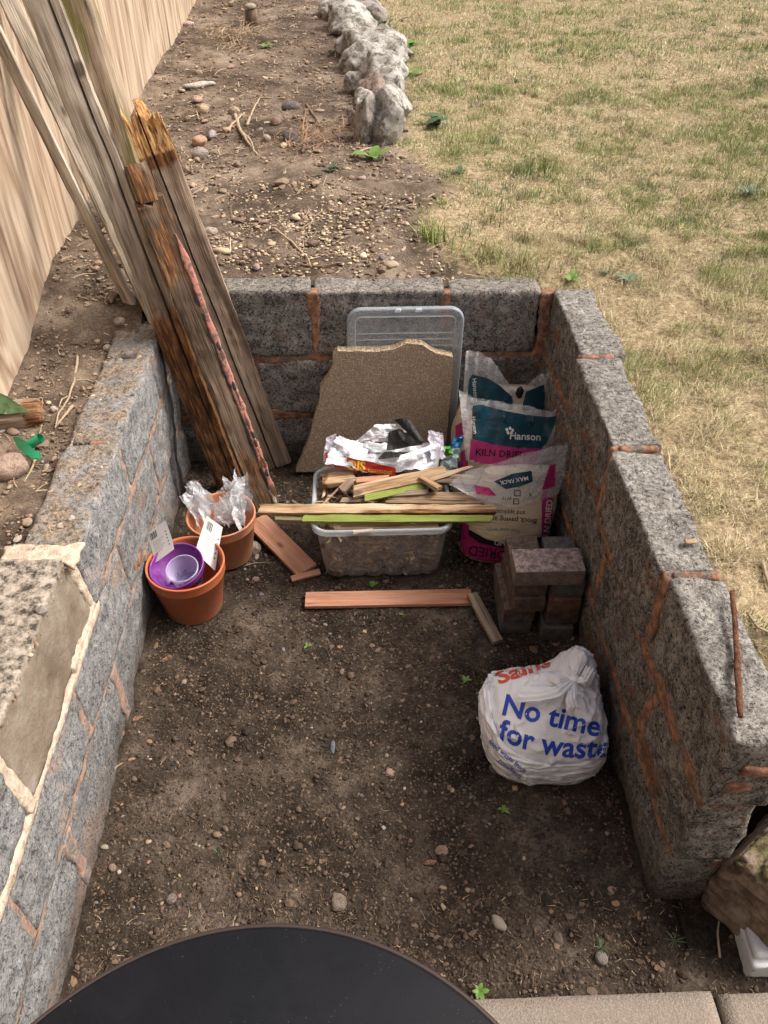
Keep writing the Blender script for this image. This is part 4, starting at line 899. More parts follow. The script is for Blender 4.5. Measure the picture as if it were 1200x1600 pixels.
# middle sack
s2 = empty('sand_sack', (.50, 2.14, 0), 'middle sand sack with a dark teal band above a pink band', 'sand sack', GS)
V, F = sack(None, None, [(0, .47, 2.15, .135, .08), (.03, .47, 2.15, .155, .1), (.18, .475, 2.14, .155, .09), (.26, .48, 2.15, .150, .05), (.33, .485, 2.17, .14, .02), (.36, .49, 2.18, .13, .008)], seed=8, lump=.009)
add('body', V, F, M['sack_cream'], s2); b2 = bvh_of(V, F)
ft, fV, fF = film_sheet(P_([(717, 611, 0), (740, 622, .0), (780, 630, -.01), (830, 637, 0), (862, 643, 0), (886, 624, .02)], 2.145), P_([(728, 720, -.06), (800, 730, -.075), (862, 720, -.04)], 2.13), 'film', s2, seed=5, wob=.018)
f2 = bvh_of(fV, fF)
lay(poly2d([(738, 634), (752, 632), (780, 640), (820, 648), (858, 652), (873, 648), (866, 664), (855, 690), (846, 700), (810, 700), (770, 694), (738, 686)]), f2, idp, 'sack_teal', s2, off=.0015)
lay(poly2d([(736, 686), (770, 694), (810, 700), (846, 700), (840, 722), (790, 728), (733, 722)]), f2, idp, 'sack_pink', s2, off=.0015)
lay(text2d('Hanson', 16, .2), f2, rp(820, 682, 3), 'white_print', s2, step=3, off=.003)
for k_, (dx, dy) in enumerate([(0, 0), (5, -2), (9, 1), (2, 5), (7, 5)]): lay(poly2d([(789+dx, 670+dy), (792+dx, 668+dy), (794+dx, 672+dy), (791+dx, 674+dy)]), f2, idp, 'white_print', s2, off=.003)
lay(text2d('KILN DRIED', 15, .2), f2, rp(782, 709, 4), 'black', s2, step=3, off=.003)
lay(text2d('Hanson', 9), f2, rp(741, 664, 84), 'white_print', s2, step=2, off=.003)
lay(poly2d([(712, 712), (730, 700), (732, 735), (708, 740)]), b2, idp, 'sack_pink', s2)
# front sack, printed upside down
s1 = empty('sand_sack', (.46, 1.95, 0), 'front sand sack standing upside down with cream top and black and pink base', 'sand sack', GS)
V, F = sack(None, None, [(0, .462, 1.945, .13, .07), (.02, .462, 1.945, .148, .09), (.12, .465, 1.945, .150, .098), (.20, .478, 1.945, .145, .085), (.27, .492, 1.955, .125, .055), (.32, .50, 1.965, .115, .02)], seed=11, lump=.008)
add('body', V, F, M['sack_cream'], s1); b1 = bvh_of(V, F)
lay(poly2d([(719, 815), (735, 828), (760, 842), (785, 848), (820, 843), (850, 838), (850, 930), (700, 930), (714, 880), (716, 850)]), b1, idp, 'sack_black', s1, step=5)
lay(poly2d([(728, 832), (750, 848), (785, 856), (845, 848), (845, 872), (790, 880), (745, 874), (722, 862)]), b1, idp, 'sack_pink', s1, off=.002)
lay(poly2d([(856, 738), (868, 732), (863, 790), (862, 848), (846, 848), (846, 790), (847, 770)]), b1, idp, 'sack_pink', s1, off=.002)
lay(poly2d([(724, 812), (734, 822), (726, 885), (716, 880)]), b1, idp, 'sack_pink', s1, off=.0022)
lay(text2d('DRIED', 21, .2), b1, rp(762, 862, 188), 'black', s1, step=3, off=.0032)
lay(text2d('SAND', 12, .2), b1, rp(788, 847, 184), 'white_print', s1, step=3, off=.0032)
lay(text2d('Hanson', 13), b1, rp(752, 882, 190), 'white_print', s1, step=3, off=.0032)
lay(text2d('KILN DRIED SAND', 13, .2), b1, rp(857, 796, 276), 'white_print', s1, step=3, off=.0032)
lay(text2d('Block paving and', 11.5), b1, rp(800, 812, 183), 'black', s1, step=3)
lay(text2d('For use with', 10), b1, rp(786, 828, 184), 'grey_print', s1, step=3)
lay(text2d('and applications', 9.5), b1, rp(790, 800, 183), 'black', s1, step=3)
ft, fV, fF = film_sheet(P_([(701, 758, 0), (730, 738, 0), (790, 718, -.01), (850, 704, 0), (897, 691, .03)], 1.93), P_([(722, 768, -.03), (770, 790, -.055), (820, 788, -.05), (873, 772, 0)], 1.92), 'film', s1, seed=9, wob=.014)
f1 = bvh_of(fV, fF); 
lay(poly2d([(772, 752), (800, 740), (830, 735), (832, 752), (812, 760), (790, 764)]), f1, idp, 'sack_teal', s1, off=.002); lay(text2d('MARSHALL PACK'[:0] or 'MAX PACK', 9, .1), f1, rp(803, 750, 170), 'white_print', s1, step=2, off=.003)
lay(poly2d([(741, 758), (765, 762), (776, 775), (745, 772)]), f1, idp, 'sack_pink', s1, off=.002); lay(poly2d([(858, 728), (868, 724), (866, 760), (846, 765)]), f1, idp, 'sack_pink', s1, off=.002)
def sq(cx, cy, w_, t_=1.2):
    for q in ([(cx-w_, cy-w_), (cx+w_, cy-w_), (cx+w_, cy-w_+t_), (cx-w_, cy-w_+t_)], [(cx-w_, cy+w_-t_), (cx+w_, cy+w_-t_), (cx+w_, cy+w_), (cx-w_, cy+w_)], [(cx-w_, cy-w_), (cx-w_+t_, cy-w_), (cx-w_+t_, cy+w_), (cx-w_, cy+w_)], [(cx+w_-t_, cy-w_), (cx+w_, cy-w_), (cx+w_, cy+w_), (cx+w_-t_, cy+w_)]): lay(poly2d(q), f1, idp, 'black', s1, off=.003, step=3)
sq(808, 770, 5); sq(806, 783, 4.5); lay(text2d('WTS', 7), f1, rp(792, 778, 182), 'black', s1, off=.003, step=2); lay(text2d('4', 9), f1, rp(828, 772, 178), 'black', s1, off=.003, step=2)
for t_, x_, y_, a_ in (('Hanson', 846, 724, 166),): lay(text2d(t_, 9), f1, rp(x_, y_, a_), 'grey_print', s1, off=.003, step=2)

# ------------------------------------------------------------------ paving bricks
GB = 'paving bricks in the stack by the right wall'
bV, bF, bR = rbox((.094, .196, .0565), .010, .0042, .0006, 30, 1)
brick_me = {m_: mesh_data('paving_brick', bV + np.array([0, 0, .029]), bF, M[m_]) for m_ in ('brick_top', 'brick_purple', 'brick_brown', 'brick_grey', 'brick_red')}
for m_ in brick_me.values(): m_.set_sharp_from_angle(angle=R(35))
for (x, y, z, rz, m_, lab) in [
  (.452, 1.66, 0, -2, 'brick_grey', 'grey paving brick at the bottom of the left pile'), (.450, 1.655, .060, 1, 'brick_brown', 'brown paving brick second from the bottom of the left pile'),
  (.469, 1.640, .120, 2, 'brick_brown', 'paving brick third up in the left pile, set over to the right'), (.471, 1.648, .180, 0, 'brick_brown', 'paving brick fourth up in the left pile, its top showing behind the crosswise brick'),
  (.572, 1.628, 0, -3, 'brick_grey', 'charcoal paving brick at the bottom of the right pile'), (.577, 1.640, .060, 1, 'brick_brown', 'paving brick second from the bottom of the right pile'),
  (.574, 1.633, .120, 0, 'brick_red', 'reddest paving brick, third up in the right pile'), (.578, 1.642, .180, -1, 'brick_grey', 'dark topped paving brick fourth up in the right pile, under the crosswise brick'),
  (.514, 1.580, .2405, 90, 'brick_top', 'crosswise paving brick bridging the two piles with a dusty top coloured paler as lit')]:
    o = bpy.data.objects.new('paving_brick', brick_me[m_]); COL.objects.link(o); o.location = (x, y, z+.002); o.rotation_euler = (0, 0, R(rz)); tag(o, lab, 'brick', GB)

# ------------------------------------------------------------------ white carrier bag of rubbish
def bag():
    nu, nv = 260, 150; th = np.linspace(0, 2*np.pi, nu, endpoint=False)[None, :]; t = np.linspace(0, 1, nv)[:, None]
    K = np.array([.520, 1.215, .232]); c = np.array([.458, 1.205])
    # outline of the sagging body at each height, then planar panels drawn from the shoulder to the knot
    def outline(z): return .150 + .012*np.sin(3.14*np.clip(z/.14, 0, 1)) - .02*sstep(.02, .0, z)
    sh = .60; z = np.where(t < sh, .125*(t/sh), 0); rr = outline(z)*.955
    sq_ = (np.abs(np.cos(th))**3.0 + np.abs(np.sin(th))**3.0)**(-1/3.0)
    x0 = c[0] + rr*sq_*np.cos(th)*1.0 ; y0 = c[1] + rr*sq_*np.sin(th)*1.03
    sx = c[0] + .140*sq_*np.cos(th); sy = c[1] + .142*sq_*np.sin(th)*1.03; sz = .125 + .045*np.exp(-((np.angle(np.exp(1j*(th-.80))))/.42)**2)*1.9 + .02*np.sin(th*2+1) + .018*np.exp(-((np.angle(np.exp(1j*(th-2.5))))/.4)**2)
    u = np.clip((t-sh)/(1-sh), 0, 1); e = u**.92
    x1 = sx*(1-e) + K[0]*e; y1 = sy*(1-e) + K[1]*e; z1 = sz*(1-e) + K[2]*e + .020*np.sin(np.pi*np.minimum(1, e*1.05))*(1-e)
    m_ = sstep(sh-.10, sh+.04, t); x = x0*(1-m_) + x1*m_; y = y0*(1-m_) + y1*m_; z = (z + (sz-.125)*(t/sh).clip(0, 1))*(1-m_) + z1*m_
    P = np.stack([x, y, z], -1); d = np.sqrt((x-K[0])**2+(y-K[1])**2); an = np.arctan2(y-K[1], x-K[0])
    tri = lambda q: 2*np.abs(q/(2*np.pi) - np.floor(q/(2*np.pi)+.5))*2-1
    pl = tri(an*7+1.5*np.sin(an*2))*.6 + tri(an*13+1.1)*.35 + tri(an*23)*.2
    P[..., 2] += m_*pl*.011*np.exp(-(d/.085)**1.6)*(d > .004)
    out = np.stack([np.cos(th)+0*t, np.sin(th)+0*t, .3+0*t*th], -1)
    lo = 1-m_
    fold = (1-np.abs(fbm(P*np.array([1, 1, 2.6]), 9, 3, 47)))**14*.014*(.35+.65*m_); wr = fbm(P*np.array([1, 1, 5.]), 22, 3, 41)*.004*lo + fbm(P, 9, 2, 43)*.008 + (1-np.abs(fbm(P*np.array([.7, .7, 4.]), 20, 2, 49)))**6*.006*lo
    P = P + out*(fold+wr)[..., None]
    P[..., 2] = np.maximum(P[..., 2], .002 + .003*fbm(P, 25, 2, 3)); P[..., 0] = np.minimum(P[..., 0], .628 + .003*fbm(P, 20, 2, 4))
    V = P.reshape(-1, 3); return V, grid_f(nu, nv, True)
rb = empty('rubbish_bag', (.462, 1.215, 0), 'knotted white carrier bag with blue lettering lying by the right wall', 'carrier bag')
bVv, bFf = bag(); add('bag_body', bVv, bFf, M['white_bag'], rb); bb = bvh_of(bVv, bFf)
K = np.array([.520, 1.215, .236])
V, F = stone_v((.014, .012, .012), 9, 3, .35, 0, 3); add('knot', V + K, F, M['white_bag'], rb)
def ear(pts, w0, w1, seed, nv=26):
    pts = np.array(pts); L = np.r_[0, np.cumsum(np.linalg.norm(np.diff(pts, axis=0), axis=1))]; s_ = np.linspace(0, L[-1], nv); p = np.stack([np.interp(s_, L, pts[:, k_]) for k_ in range(3)], 1)
    T = np.gradient(p, axis=0); T /= np.linalg.norm(T, axis=1)[:, None]; side = np.cross(T, [0, 0, 1.]); side /= np.linalg.norm(side, axis=1)[:, None]; V = []; u = np.linspace(-1, 1, 15)
    for i in range(nv):
        w_ = w0 + (w1-w0)*(i/(nv-1))**.7
        V.append(p[i] + side[i]*u[:, None]*w_ + np.array([0, 0, 1])*(.004*np.sin(u*9+seed+i*.25)*(i/nv+.3) - .006*u**2)[:, None])
    V = np.concatenate(V); F = grid_f(15, nv); n = len(V); W = V + np.array([0, 0, .0015]); return add('handle', np.concatenate([V, W]), np.concatenate([F, F[:, ::-1]+n]), M['white_bag'], rb)
ear([K+np.array([0, 0, .004]), Gz(868, 1080, .250), Gz(842, 1084, .240), Gz(812, 1082, .222)], .007, .024, 1); ear([K, Gz(893, 1092, .240), Gz(896, 1106, .226)], .004, .016, 9)
ear([K, Gz(912, 1060, .252), Gz(924, 1044, .262)], .008, .014, 4)
ear([K, Gz(874, 1066, .248), Gz(860, 1056, .244)], .006, .012, 7)
lay(text2d('No time', 46, 1.0), bb, rp(862, 1120, 13, 1, 1, 0), 'blue_print', rb, off=.0016, step=3)
lay(text2d('for waste', 46, 1.0), bb, rp(866, 1166, 9, 1, 1, -.0016), 'blue_print', rb, off=.0016, step=3)
lay(text2d('food waste from', 11, .1), bb, rp(793, 1182, 40, 1, 1, 0), 'blue_print', rb, off=.0016, step=3)
lay(text2d('.com/food', 11, .1), bb, rp(796, 1200, 38, 1, 1, 0), 'blue_print', rb, off=.0016, step=3)
lay(text2d('Sains', 40, 1.2), bb, rp(818, 1046, -20, 1.1, .75, 0), 'red_print', rb, off=.0016, step=3)

# ------------------------------------------------------------------ plant pots
def pot(name, c, r_top, r_bot, h, mat, label, group=None, tilt=(0, 0), thick=.003, parent=None, holes=0):
    e = empty(name, c, label, 'plant pot', group) if parent is None else parent
    pr = [(r_bot*.55, .004), (r_bot*.96, .0), (r_bot, .006), (r_bot+(r_top-r_bot)*.80, h*.80), (r_top*.985, h*.81), (r_top, h*.84), (r_top*1.0, h*.985), (r_top*1.015, h), (r_top*1.01, h+.003), (r_top*.965, h+.003), (r_top*.955, h*.97), (r_top*.94, h*.82), (r_top*.90-.002, h*.79), (r_bot-thick, .010), (0.001, .008)]
    V, F = lathe_v(pr, 64); Rm = rot_m(tilt[0], tilt[1], 0); V = V @ Rm.T + np.array(c)
    o = add('shell', V, F, M[mat], e)
    return e, Rm
p1, _ = pot('plant_pot', (-.540, 1.715, .0), .116, .088, .185, 'terracotta', 'bright terracotta plastic pot holding purple pots and white labels', 'plant pots by the left wall')
p2, _ = pot('plant_pot', (-.462, 1.945, .0), .110, .084, .175, 'terracotta_pale', 'paler terracotta plastic pot stuffed with crinkled clear cellophane', 'plant pots by the left wall')
V, F = lathe_v([(.001, .06), (.080, .06)], 40); add('soil', V + np.array([-.462, 1.945, .01]), F, M['pit_soil'], p2)
cp = np.array([-.556, 1.722, .092]); tl = (R(12), R(-4))
pp, Rm = pot('plant_pot', cp, .080, .056, .100, 'purple', 'purple plastic pot tucked inside the bright terracotta pot', 'small pots inside the terracotta pot', tilt=tl)
ha = []
for a in np.linspace(0, 2*np.pi, 8, endpoint=False):
    V, F = lathe_v([(.001, .0), (.0065, .0), (.0065, .001)], 12); q = np.array([.036*math.cos(a), .036*math.sin(a), .0115]); ha.append(((V+q) @ Rm.T + cp, F))
V, F = join(ha); o = add('drain_holes', V, F, M['black'], pp)
cp2 = np.array([-.536, 1.700, .112]); e, Rm2 = pot('plant_pot', cp2, .046, .036, .085, 'clear_cup', 'small clear pot nested in the purple pot', 'small pots inside the terracotta pot', tilt=tl, thick=.0015)
pts = np.array([(.0475*math.cos(a), .0475*math.sin(a), .087) for a in np.linspace(0, 2*np.pi, 40)]) @ Rm2.T + cp2; V, F = tube_v(pts, .0012, 6, False); add('rim', V, F, M['lid_rim'], e)
# white plant labels
def label_card(c4, lab, seed):
    q = [Gy(px, py, y) for px, py, y in c4]; a, b, c_, d = [np.array(v) for v in q]
    e = empty('plant_label', (a+b+c_+d)/4, lab, 'label', 'white plant labels'); nrm = np.cross(b-a, d-a); nrm /= np.linalg.norm(nrm); n = 8; V = []
    for s_ in (0, 1):
        for j in range(n+1):
            for i in range(n+1):
                u, v_ = i/n, j/n; p = (a*(1-u)+b*u)*(1-v_) + (d*(1-u)+c_*u)*v_ + nrm*(.004*math.sin(math.pi*v_) + s_*.0008); V.append(p)
    F = grid_f(n+1, n+1); m_ = (n+1)**2; V = np.array(V); F = np.concatenate([F, F[:, ::-1]+m_]); add('card', V, F, M['card'], e); bv_ = bvh_of(V, F)
    pxc = lambda u, v_: tuple((np.array(c4[0][:2])*(1-u)+np.array(c4[1][:2])*u)*(1-v_) + (np.array(c4[3][:2])*(1-u)+np.array(c4[2][:2])*u)*v_)
    def rect(u0, v0, u1, v1, m): 
        lay(poly2d([pxc(u0, v0), pxc(u1, v0), pxc(u1, v1), pxc(u0, v1)]), bv_, idp, m, e, off=.0006, step=9)
    for k_ in range(6): rect(.14+k_*.055, .08, .14+k_*.055+(.035 if k_ % 2 else .02), .30, 'black')
    for k_ in range(6): rect(.15, .40+k_*.07, .70-(k_ % 3)*.08, .413+k_*.07, 'grey_print')
    for k_ in range(5): rect(.84, .30+k_*.11, .90, .335+k_*.11, 'black')
label_card([(229, 834, 1.80), (258, 813, 1.80), (272, 858, 1.735), (242, 880, 1.73)], 'white plant label leaning towards the wall in the bright terracotta pot', 1)
label_card([(323, 806, 1.84), (348, 824, 1.83), (336, 892, 1.74), (305, 862, 1.76)], 'white plant label between the bright pot and the cellophane', 2)
# crinkled cellophane
ce_ = empty('cellophane_wrap', (-.462, 1.945, .1), 'crinkled clear cellophane spilling from the paler terracotta pot', 'plastic wrap')
rs = np.random.default_rng(4)
def cello(c, size, seed, spikes=7):
    nu, nv = 40, 18; u = np.linspace(0, 2*np.pi, nu)[None]; v_ = np.linspace(0, 1, nv)[:, None]
    r_ = (.35 + .75*v_)*size[0]*(1 + .35*fbm(P3(np.cos(u)*1.7+0*v_, np.sin(u)*1.7+0*v_, v_*2+seed+0*u), 1.6, 3, seed)); jag = (.5+.5*np.sign(np.sin(u*spikes+seed))*np.abs(np.sin(u*spikes+seed))**.6)
    z = v_*size[1]*(.55+.5*jag + .3*fbm(P3(np.cos(u)*3, np.sin(u)*3, seed+0*u), 1, 2, seed)); P = np.stack([r_*np.cos(u), r_*np.sin(u), z+0*r_], -1)
    P = P + .010*np.stack([fbm(P+seed, 55, 2, seed), fbm(P+seed, 55, 2, seed+1), fbm(P+seed, 55, 2, seed+2)], -1); return P.reshape(-1, 3)+np.array(c), grid_f(nu, nv)
def cell_fold(i):
    px, py = rs.uniform(303, 388), rs.uniform(775, 822); c = Gz(px, py, .15); a_ = rs.uniform(0, 6.3); w_ = rs.uniform(.014, .034); h_ = rs.uniform(.045, .095)*(1.2 if abs(px-345) > 25 else .7); d = np.array([math.cos(a_), math.sin(a_), 0])*w_; t_ = np.array([rs.normal(0, .02), rs.normal(0, .02), h_])
    a, b, c2, d2 = c-d, c+d, c+d*rs.uniform(.1, 1)+t_, c-d*rs.uniform(.1, 1)+t_*rs.uniform(.6, 1)
    nu, nv = 16, 18; u = np.linspace(0, 1, nu)[None, :, None]; v_ = np.linspace(0, 1, nv)[:, None, None]; P = (a*(1-u)+b*u)*(1-v_) + (d2*(1-u)+c2*u)*v_
    P = P + .011*np.stack([fbm(P+i, 40, 3, i), fbm(P+i, 40, 3, i+1), fbm(P+i, 40, 3, i+2)], -1); return P.reshape(-1, 3), grid_f(nu, nv)
for i in range(64):
    V, F = cell_fold(i); add('fold', V, F, M['cellophane'], ce_, smooth=i % 3 > 0)

# ------------------------------------------------------------------ crumpled packaging on the tub
def sheet(name, corners, mat, parent, seed, amp=.012, nu=44, nv=26, sc=22, thick=.0012, arch=0):
    """corners: a b c d world points (bilinear), crumpled"""
    a, b, c_, d = [np.array(v) for v in corners]; u = np.linspace(0, 1, nu)[None, :, None]; v_ = np.linspace(0, 1, nv)[:, None, None]
    P = (a*(1-u)+b*u)*(1-v_) + (d*(1-u)+c_*u)*v_; nrm = np.cross(b-a, d-a); nrm /= np.linalg.norm(nrm)
    if nrm[2] < 0: nrm = -nrm
    rg_ = (1-np.abs(fbm(P+seed, sc, 3, seed)))**3; e = 1+0*P[..., 0]
    P = P + nrm*((rg_-.5)*amp*2 + arch*np.sin(np.pi*u[..., 0])*np.ones_like(rg_))[..., None]; P[..., 0] += amp*.5*fbm(P+seed, sc*1.5, 2, seed+3); P[..., 2] += amp*.5*fbm(P+seed+3, sc*2, 2, seed+5)
    V = P.reshape(-1, 3); F = grid_f(nu, nv); n = len(V)
    return add(name, np.concatenate([V, V-nrm*thick]), np.concatenate([F, F[:, ::-1]+n]), mat if not isinstance(mat, str) else M[mat], parent), V, F
pkg = empty('crumpled_packaging', (.03, 2.05, .25), 'crumpled white and red packaging bag with a black lining on the tub', 'packaging')
def q4(l): return [Gz(px, py, z) for px, py, z in l]
o, wV, wF = sheet('outer_sheet', q4([(508, 725, .31), (684, 732, .31), (690, 690, .33), (520, 682, .34)]), 'foil_white', pkg, 3, .014, arch=-.022)
sheet('back_sheet', q4([(555, 690, .35), (650, 690, .35), (640, 662, .40), (585, 664, .40)]), 'foil_white', pkg, 5, .008)
sheet('left_fold', q4([(506, 722, .29), (522, 730, .29), (524, 676, .365), (509, 684, .345)]), 'lilac_film', pkg, 7, .006)
sheet('right_fold', q4([(672, 718, .32), (696, 716, .29), (690, 678, .35), (668, 674, .36)]), 'lilac_film', pkg, 8, .010)
sheet('lining', q4([(604, 704, .345), (660, 694, .36), (652, 668, .39), (608, 672, .38)]), 'foil_black', pkg, 9, .004)
sheet('flap', q4([(616, 656, .415), (640, 655, .425), (664, 690, .385), (650, 690, .385)]), 'foil_black', pkg, 10, .003, arch=.008)
sheet('flap', q4([(590, 718, .338), (640, 712, .345), (640, 706, .348), (600, 706, .344)]), 'foil_black', pkg, 21, .003)
sheet('flap', q4([(520, 690, .348), (570, 716, .342), (576, 704, .346), (530, 680, .360)]), 'foil_white', pkg, 22, .004)
sheet('flap', q4([(620, 722, .342), (680, 700, .352), (676, 694, .356), (625, 712, .350)]), 'foil_white', pkg, 23, .004)
o, rV, rF = sheet('printed_front', q4([(512, 729, .285), (618, 744, .285), (618, 731, .312), (508, 706, .318)]), 'foil_red', pkg, 11, .004)
rbv = bvh_of(rV, rF)
try:
    lay(text2d('OIS', 20, .6), rbv, rp(556, 728, 7), 'foil_yellow', pkg, step=3, off=.0015); lay(text2d('compost', 11), rbv, rp(594, 736, 6), 'foil_yellow', pkg, step=3, off=.0015)
    wb = bvh_of(wV, wF); lay(poly2d([(575, 705), (600, 708), (600, 711), (575, 708)]), wb, idp, 'grey_print', pkg); lay(poly2d([(535, 735), (560, 733), (560, 728), (540, 726)]), wb, idp, 'black', pkg)
except Exception as ex: print('print skipped', ex)
bb1 = empty('plastic_bags', (.27, 2.15, .2), 'scrunched blue and green carrier bags between the tub and the sacks', 'plastic bags')
sheet('blue_bag', q4([(700, 697, .28), (733, 700, .26), (735, 672, .30), (712, 682, .31)]), 'blue_film', bb1, 12, .012, arch=.008)
for i, (l, m_) in enumerate([([(688, 728, .24), (712, 732, .22), (716, 702, .27), (690, 700, .28)], 'pale_film'), ([(684, 712, .27), (706, 712, .26), (708, 698, .29), (688, 696, .30)], 'green_film'), ([(700, 735, .20), (726, 738, .18), (728, 702, .24), (708, 700, .26)], 'pale_film'), ([(716, 716, .22), (730, 718, .21), (729, 700, .25), (718, 700, .25)], 'green_film'), ([(684, 740, .22), (704, 744, .20), (704, 722, .24), (686, 720, .25)], 'pale_film')]):
    sheet('fold', q4(l), m_, bb1, 30+i, .012)

# ------------------------------------------------------------------ table top below the camera
tt = empty('garden_table', (-.15, .035, 0), 'round black garden table top close to the camera', 'table')
tc = np.array([-.150, .035, 0]); V, F = lathe_v([(.001, .712), (.40, .712), (.418, .716), (.4205, .722), (.4185, .7285), (.413, .730), (.001, .7305)], 128); add('tabletop', V + tc, F, M['table'], tt)
V, F = lathe_v([(.4190, .714), (.4235, .716), (.4240, .724), (.4215, .7292), (.4175, .7305), (.4165, .7290)], 128); add('rim', V + tc, F, M['table_rim'], tt)
for a in (45, 135, 225, 315):
    pts = np.array([(.20*math.cos(R(a)), .20*math.sin(R(a)), .71), (.22*math.cos(R(a)), .22*math.sin(R(a)), .35), (.25*math.cos(R(a)), .25*math.sin(R(a)), .03)]) + tc; V, F = tube_v(pts, .010, 10); add('leg', V, F, M['table_leg'], tt)

# ------------------------------------------------------------------ single stones, sticks and odds and ends
def surf(px, py, where):
    if where == 'pit':
        p = Gz(px, py, 0); return np.array([p[0], p[1], float(pit_z(p[0], p[1]))])
    z = .7
    for _ in range(8): p = Gz(px, py, z); z = float(upper_z(p[0], p[1]))
    return np.array([p[0], p[1], z])
GST = 'loose stones lying on the soil'
stones = [ # px, py, where, size, colour, label
 (397, 862, 'pit', (.025, .028, .028), (.30, .24, .20), 'smooth grey pink cobble beside the paler terracotta pot'),
 (529, 1412, 'pit', (.020, .022, .009), (.27, .22, .17), 'flat buff stone on the pit floor near the table'),
 (690, 1330, 'pit', (.016, .014, .008), (.34, .24, .18), 'rounded pinkish stone in the middle of the pit floor'),
 (672, 1348, 'pit', (.020, .007, .007), (.28, .17, .12), 'thin reddish stone just below the rounded pinkish one'),
 (872, 1467, 'pit', (.012, .018, .011), (.20, .16, .13), 'egg shaped brown pebble half sunk in dark soil'),
 (940, 1498, 'pit', (.015, .015, .010), (.27, .24, .21), 'round grey pebble with a grass sprout behind it'),
 (175, 1353, 'pit', (.010, .010, .009), (.30, .22, .18), 'small round stone close to the left wall foot'),
 (399, 904, 'pit', (.012, .013, .006), (.33, .23, .19), 'triangular pink stone in front of the slanting board'),
 (520, 1166, 'pit', (.007, .022, .004), (.17, .19, .22), 'blue grey slate sliver on the open pit floor'),
 (268, 1405, 'pit', (.014, .013, .007), (.25, .21, .18), 'dull grey stone on the lower left of the pit floor'),
 (190, 1148, 'pit', (.010, .013, .006), (.42, .22, .17), 'salmon pink chip against the left wall'),
 (775, 1200, 'pit', (.018, .016, .010), (.22, .18, .15), 'brown stone under the left edge of the carrier bag'),
 (312, 227, 'up', (.040, .046, .030), (.50, .33, .23), 'large orange pink pebble on the soil bed'),
 (313, 247, 'up', (.036, .040, .030), (.38, .33, .29), 'round pale grey pebble touching the orange pink one'),
 (319, 176, 'up', (.024, .030, .028), (.50, .40, .26), 'pale yellow pointed stone on the soil bed'),
 (332, 214, 'up', (.020, .048, .018), (.36, .32, .32), 'narrow mauve grey pebble above the orange pink pebble'),
 (455, 172, 'up', (.038, .050, .030), (.17, .155, .145), 'dark oval pebble in the middle of the soil bed'),
 (366, 178, 'up', (.030, .030, .024), (.42, .33, .25), 'buff stone at the crossing of the dry twigs'),
 (453, 219, 'up', (.038, .038, .028), (.15, .13, .12), 'dark angular stone below the dark oval pebble'),
 (432, 195, 'up', (.026, .032, .024), (.27, .19, .15), 'brown angular stone left of the dark stones'),
 (417, 219, 'up', (.020, .022, .016), (.40, .33, .27), 'cream pebble beside the dark angular stone'),
 (307, 159, 'up', (.036, .034, .020), (.44, .32, .25), 'flat pinkish pebble above the pale yellow stone'),
 (330, 365, 'up', (.026, .032, .016), (.45, .37, .31), 'pale chalky stone close to the timbers'),
 (401, 421, 'up', (.018, .012, .012), (.46, .36, .32), 'pinkish pebble just behind the back wall'),
 (598, 405, 'up', (.016, .016, .012), (.30, .25, .25), 'mauve grey pebble near the back wall corner'),
 (612, 408, 'up', (.014, .010, .010), (.58, .54, .46), 'small white pebble beside the mauve grey one'),
 (295, 40, 'up', (.035, .045, .02), (.45, .32, .30), 'pink pebble far up the bed by the fence'),
 (18, 738, 'up', (.050, .040, .034), (.40, .30, .245), 'broad pinkish wedge of stone on the left bank'),
 (30, 862, 'up', (.02, .02, .01), (.28, .22, .17), 'dull brown pebble at the left edge of the bank'),
 (43, 818, 'up', (.012, .015, .008), (.42, .32, .24), 'buff pebble on the bank below the stone wedge'),
 (28, 843, 'up', (.013, .009, .005), (.58, .52, .44), 'little white stone chip on the left bank'),
 (188, 510, 'up', (.020, .022, .014), (.36, .30, .24), 'pale pebble in the soil above the left wall'),
 (168, 545, 'up', (.014, .012, .009), (.42, .38, .32), 'light grey pebble at the back of the left wall top'),
 (85, 642, 'up', (.014, .012, .010), (.52, .46, .38), 'whitish stone beside the dry twig on the left bank')]
for i, (px, py, wh, sz, c, lab) in enumerate(stones):
    p = surf(px, py, wh); V, F = stone_v(sz, 300+i, 3, .10, .22 if i % 3 else .35, 1.2); V = V @ rot_m(0, 0, i*1.3 if wh == 'up' and px not in (332,) else 0).T
    V = V + p + np.array([0, 0, sz[2]*.55]); o = add('stone', V, F, pebble_mat('stone_%d' % i, c), loc=base_of(V)); tag(o, lab, 'stone', GST)
# stump, chopped log end, green fitting
c = surf(394, 40, 'up'); V, F = tube_v([c+np.array([0, 0, -.02]), c+np.array([.002, 0, .05]), c+np.array([0, .002, .10])], [.055, .048, .045], 12); V = V + .006*np.stack([fbm(V, 30, 3, 1)]*3, -1)
e = empty('stump', c, 'small cut stump capped by a pebble far up the soil bed', 'stump'); add('trunk', V, F, M['wood_dark'], e, attrs={'loc': V[:, [2, 0, 1]], 'rot': .3+0*V[:, 0]})
V, F = stone_v((.042, .042, .022), 77, 3, .08); o = add('stone', V + c + np.array([0, 0, .12]), F, pebble_mat('cap_stone', (.36, .31, .25)), loc=c+np.array([0, 0, .11])); tag(o, 'rounded pebble sitting on the cut stump', 'stone', GST)
a_, b_ = surf(-30, 668, 'up')+np.array([0, 0, .028]), surf(75, 655, 'up')+np.array([0, 0, .024])
plank('log_end', a_, b_, .075, .062, 'wood_brown', up=(0, 0, 1), roll=.4, seg=.009, rad=.02, seed=51, wn=.004, rag1=.01, rotf=lambda t, r: sstep(.55, .75, t)*.62, label='weathered chopped log end with an orange cut face at the left edge', cat='log')
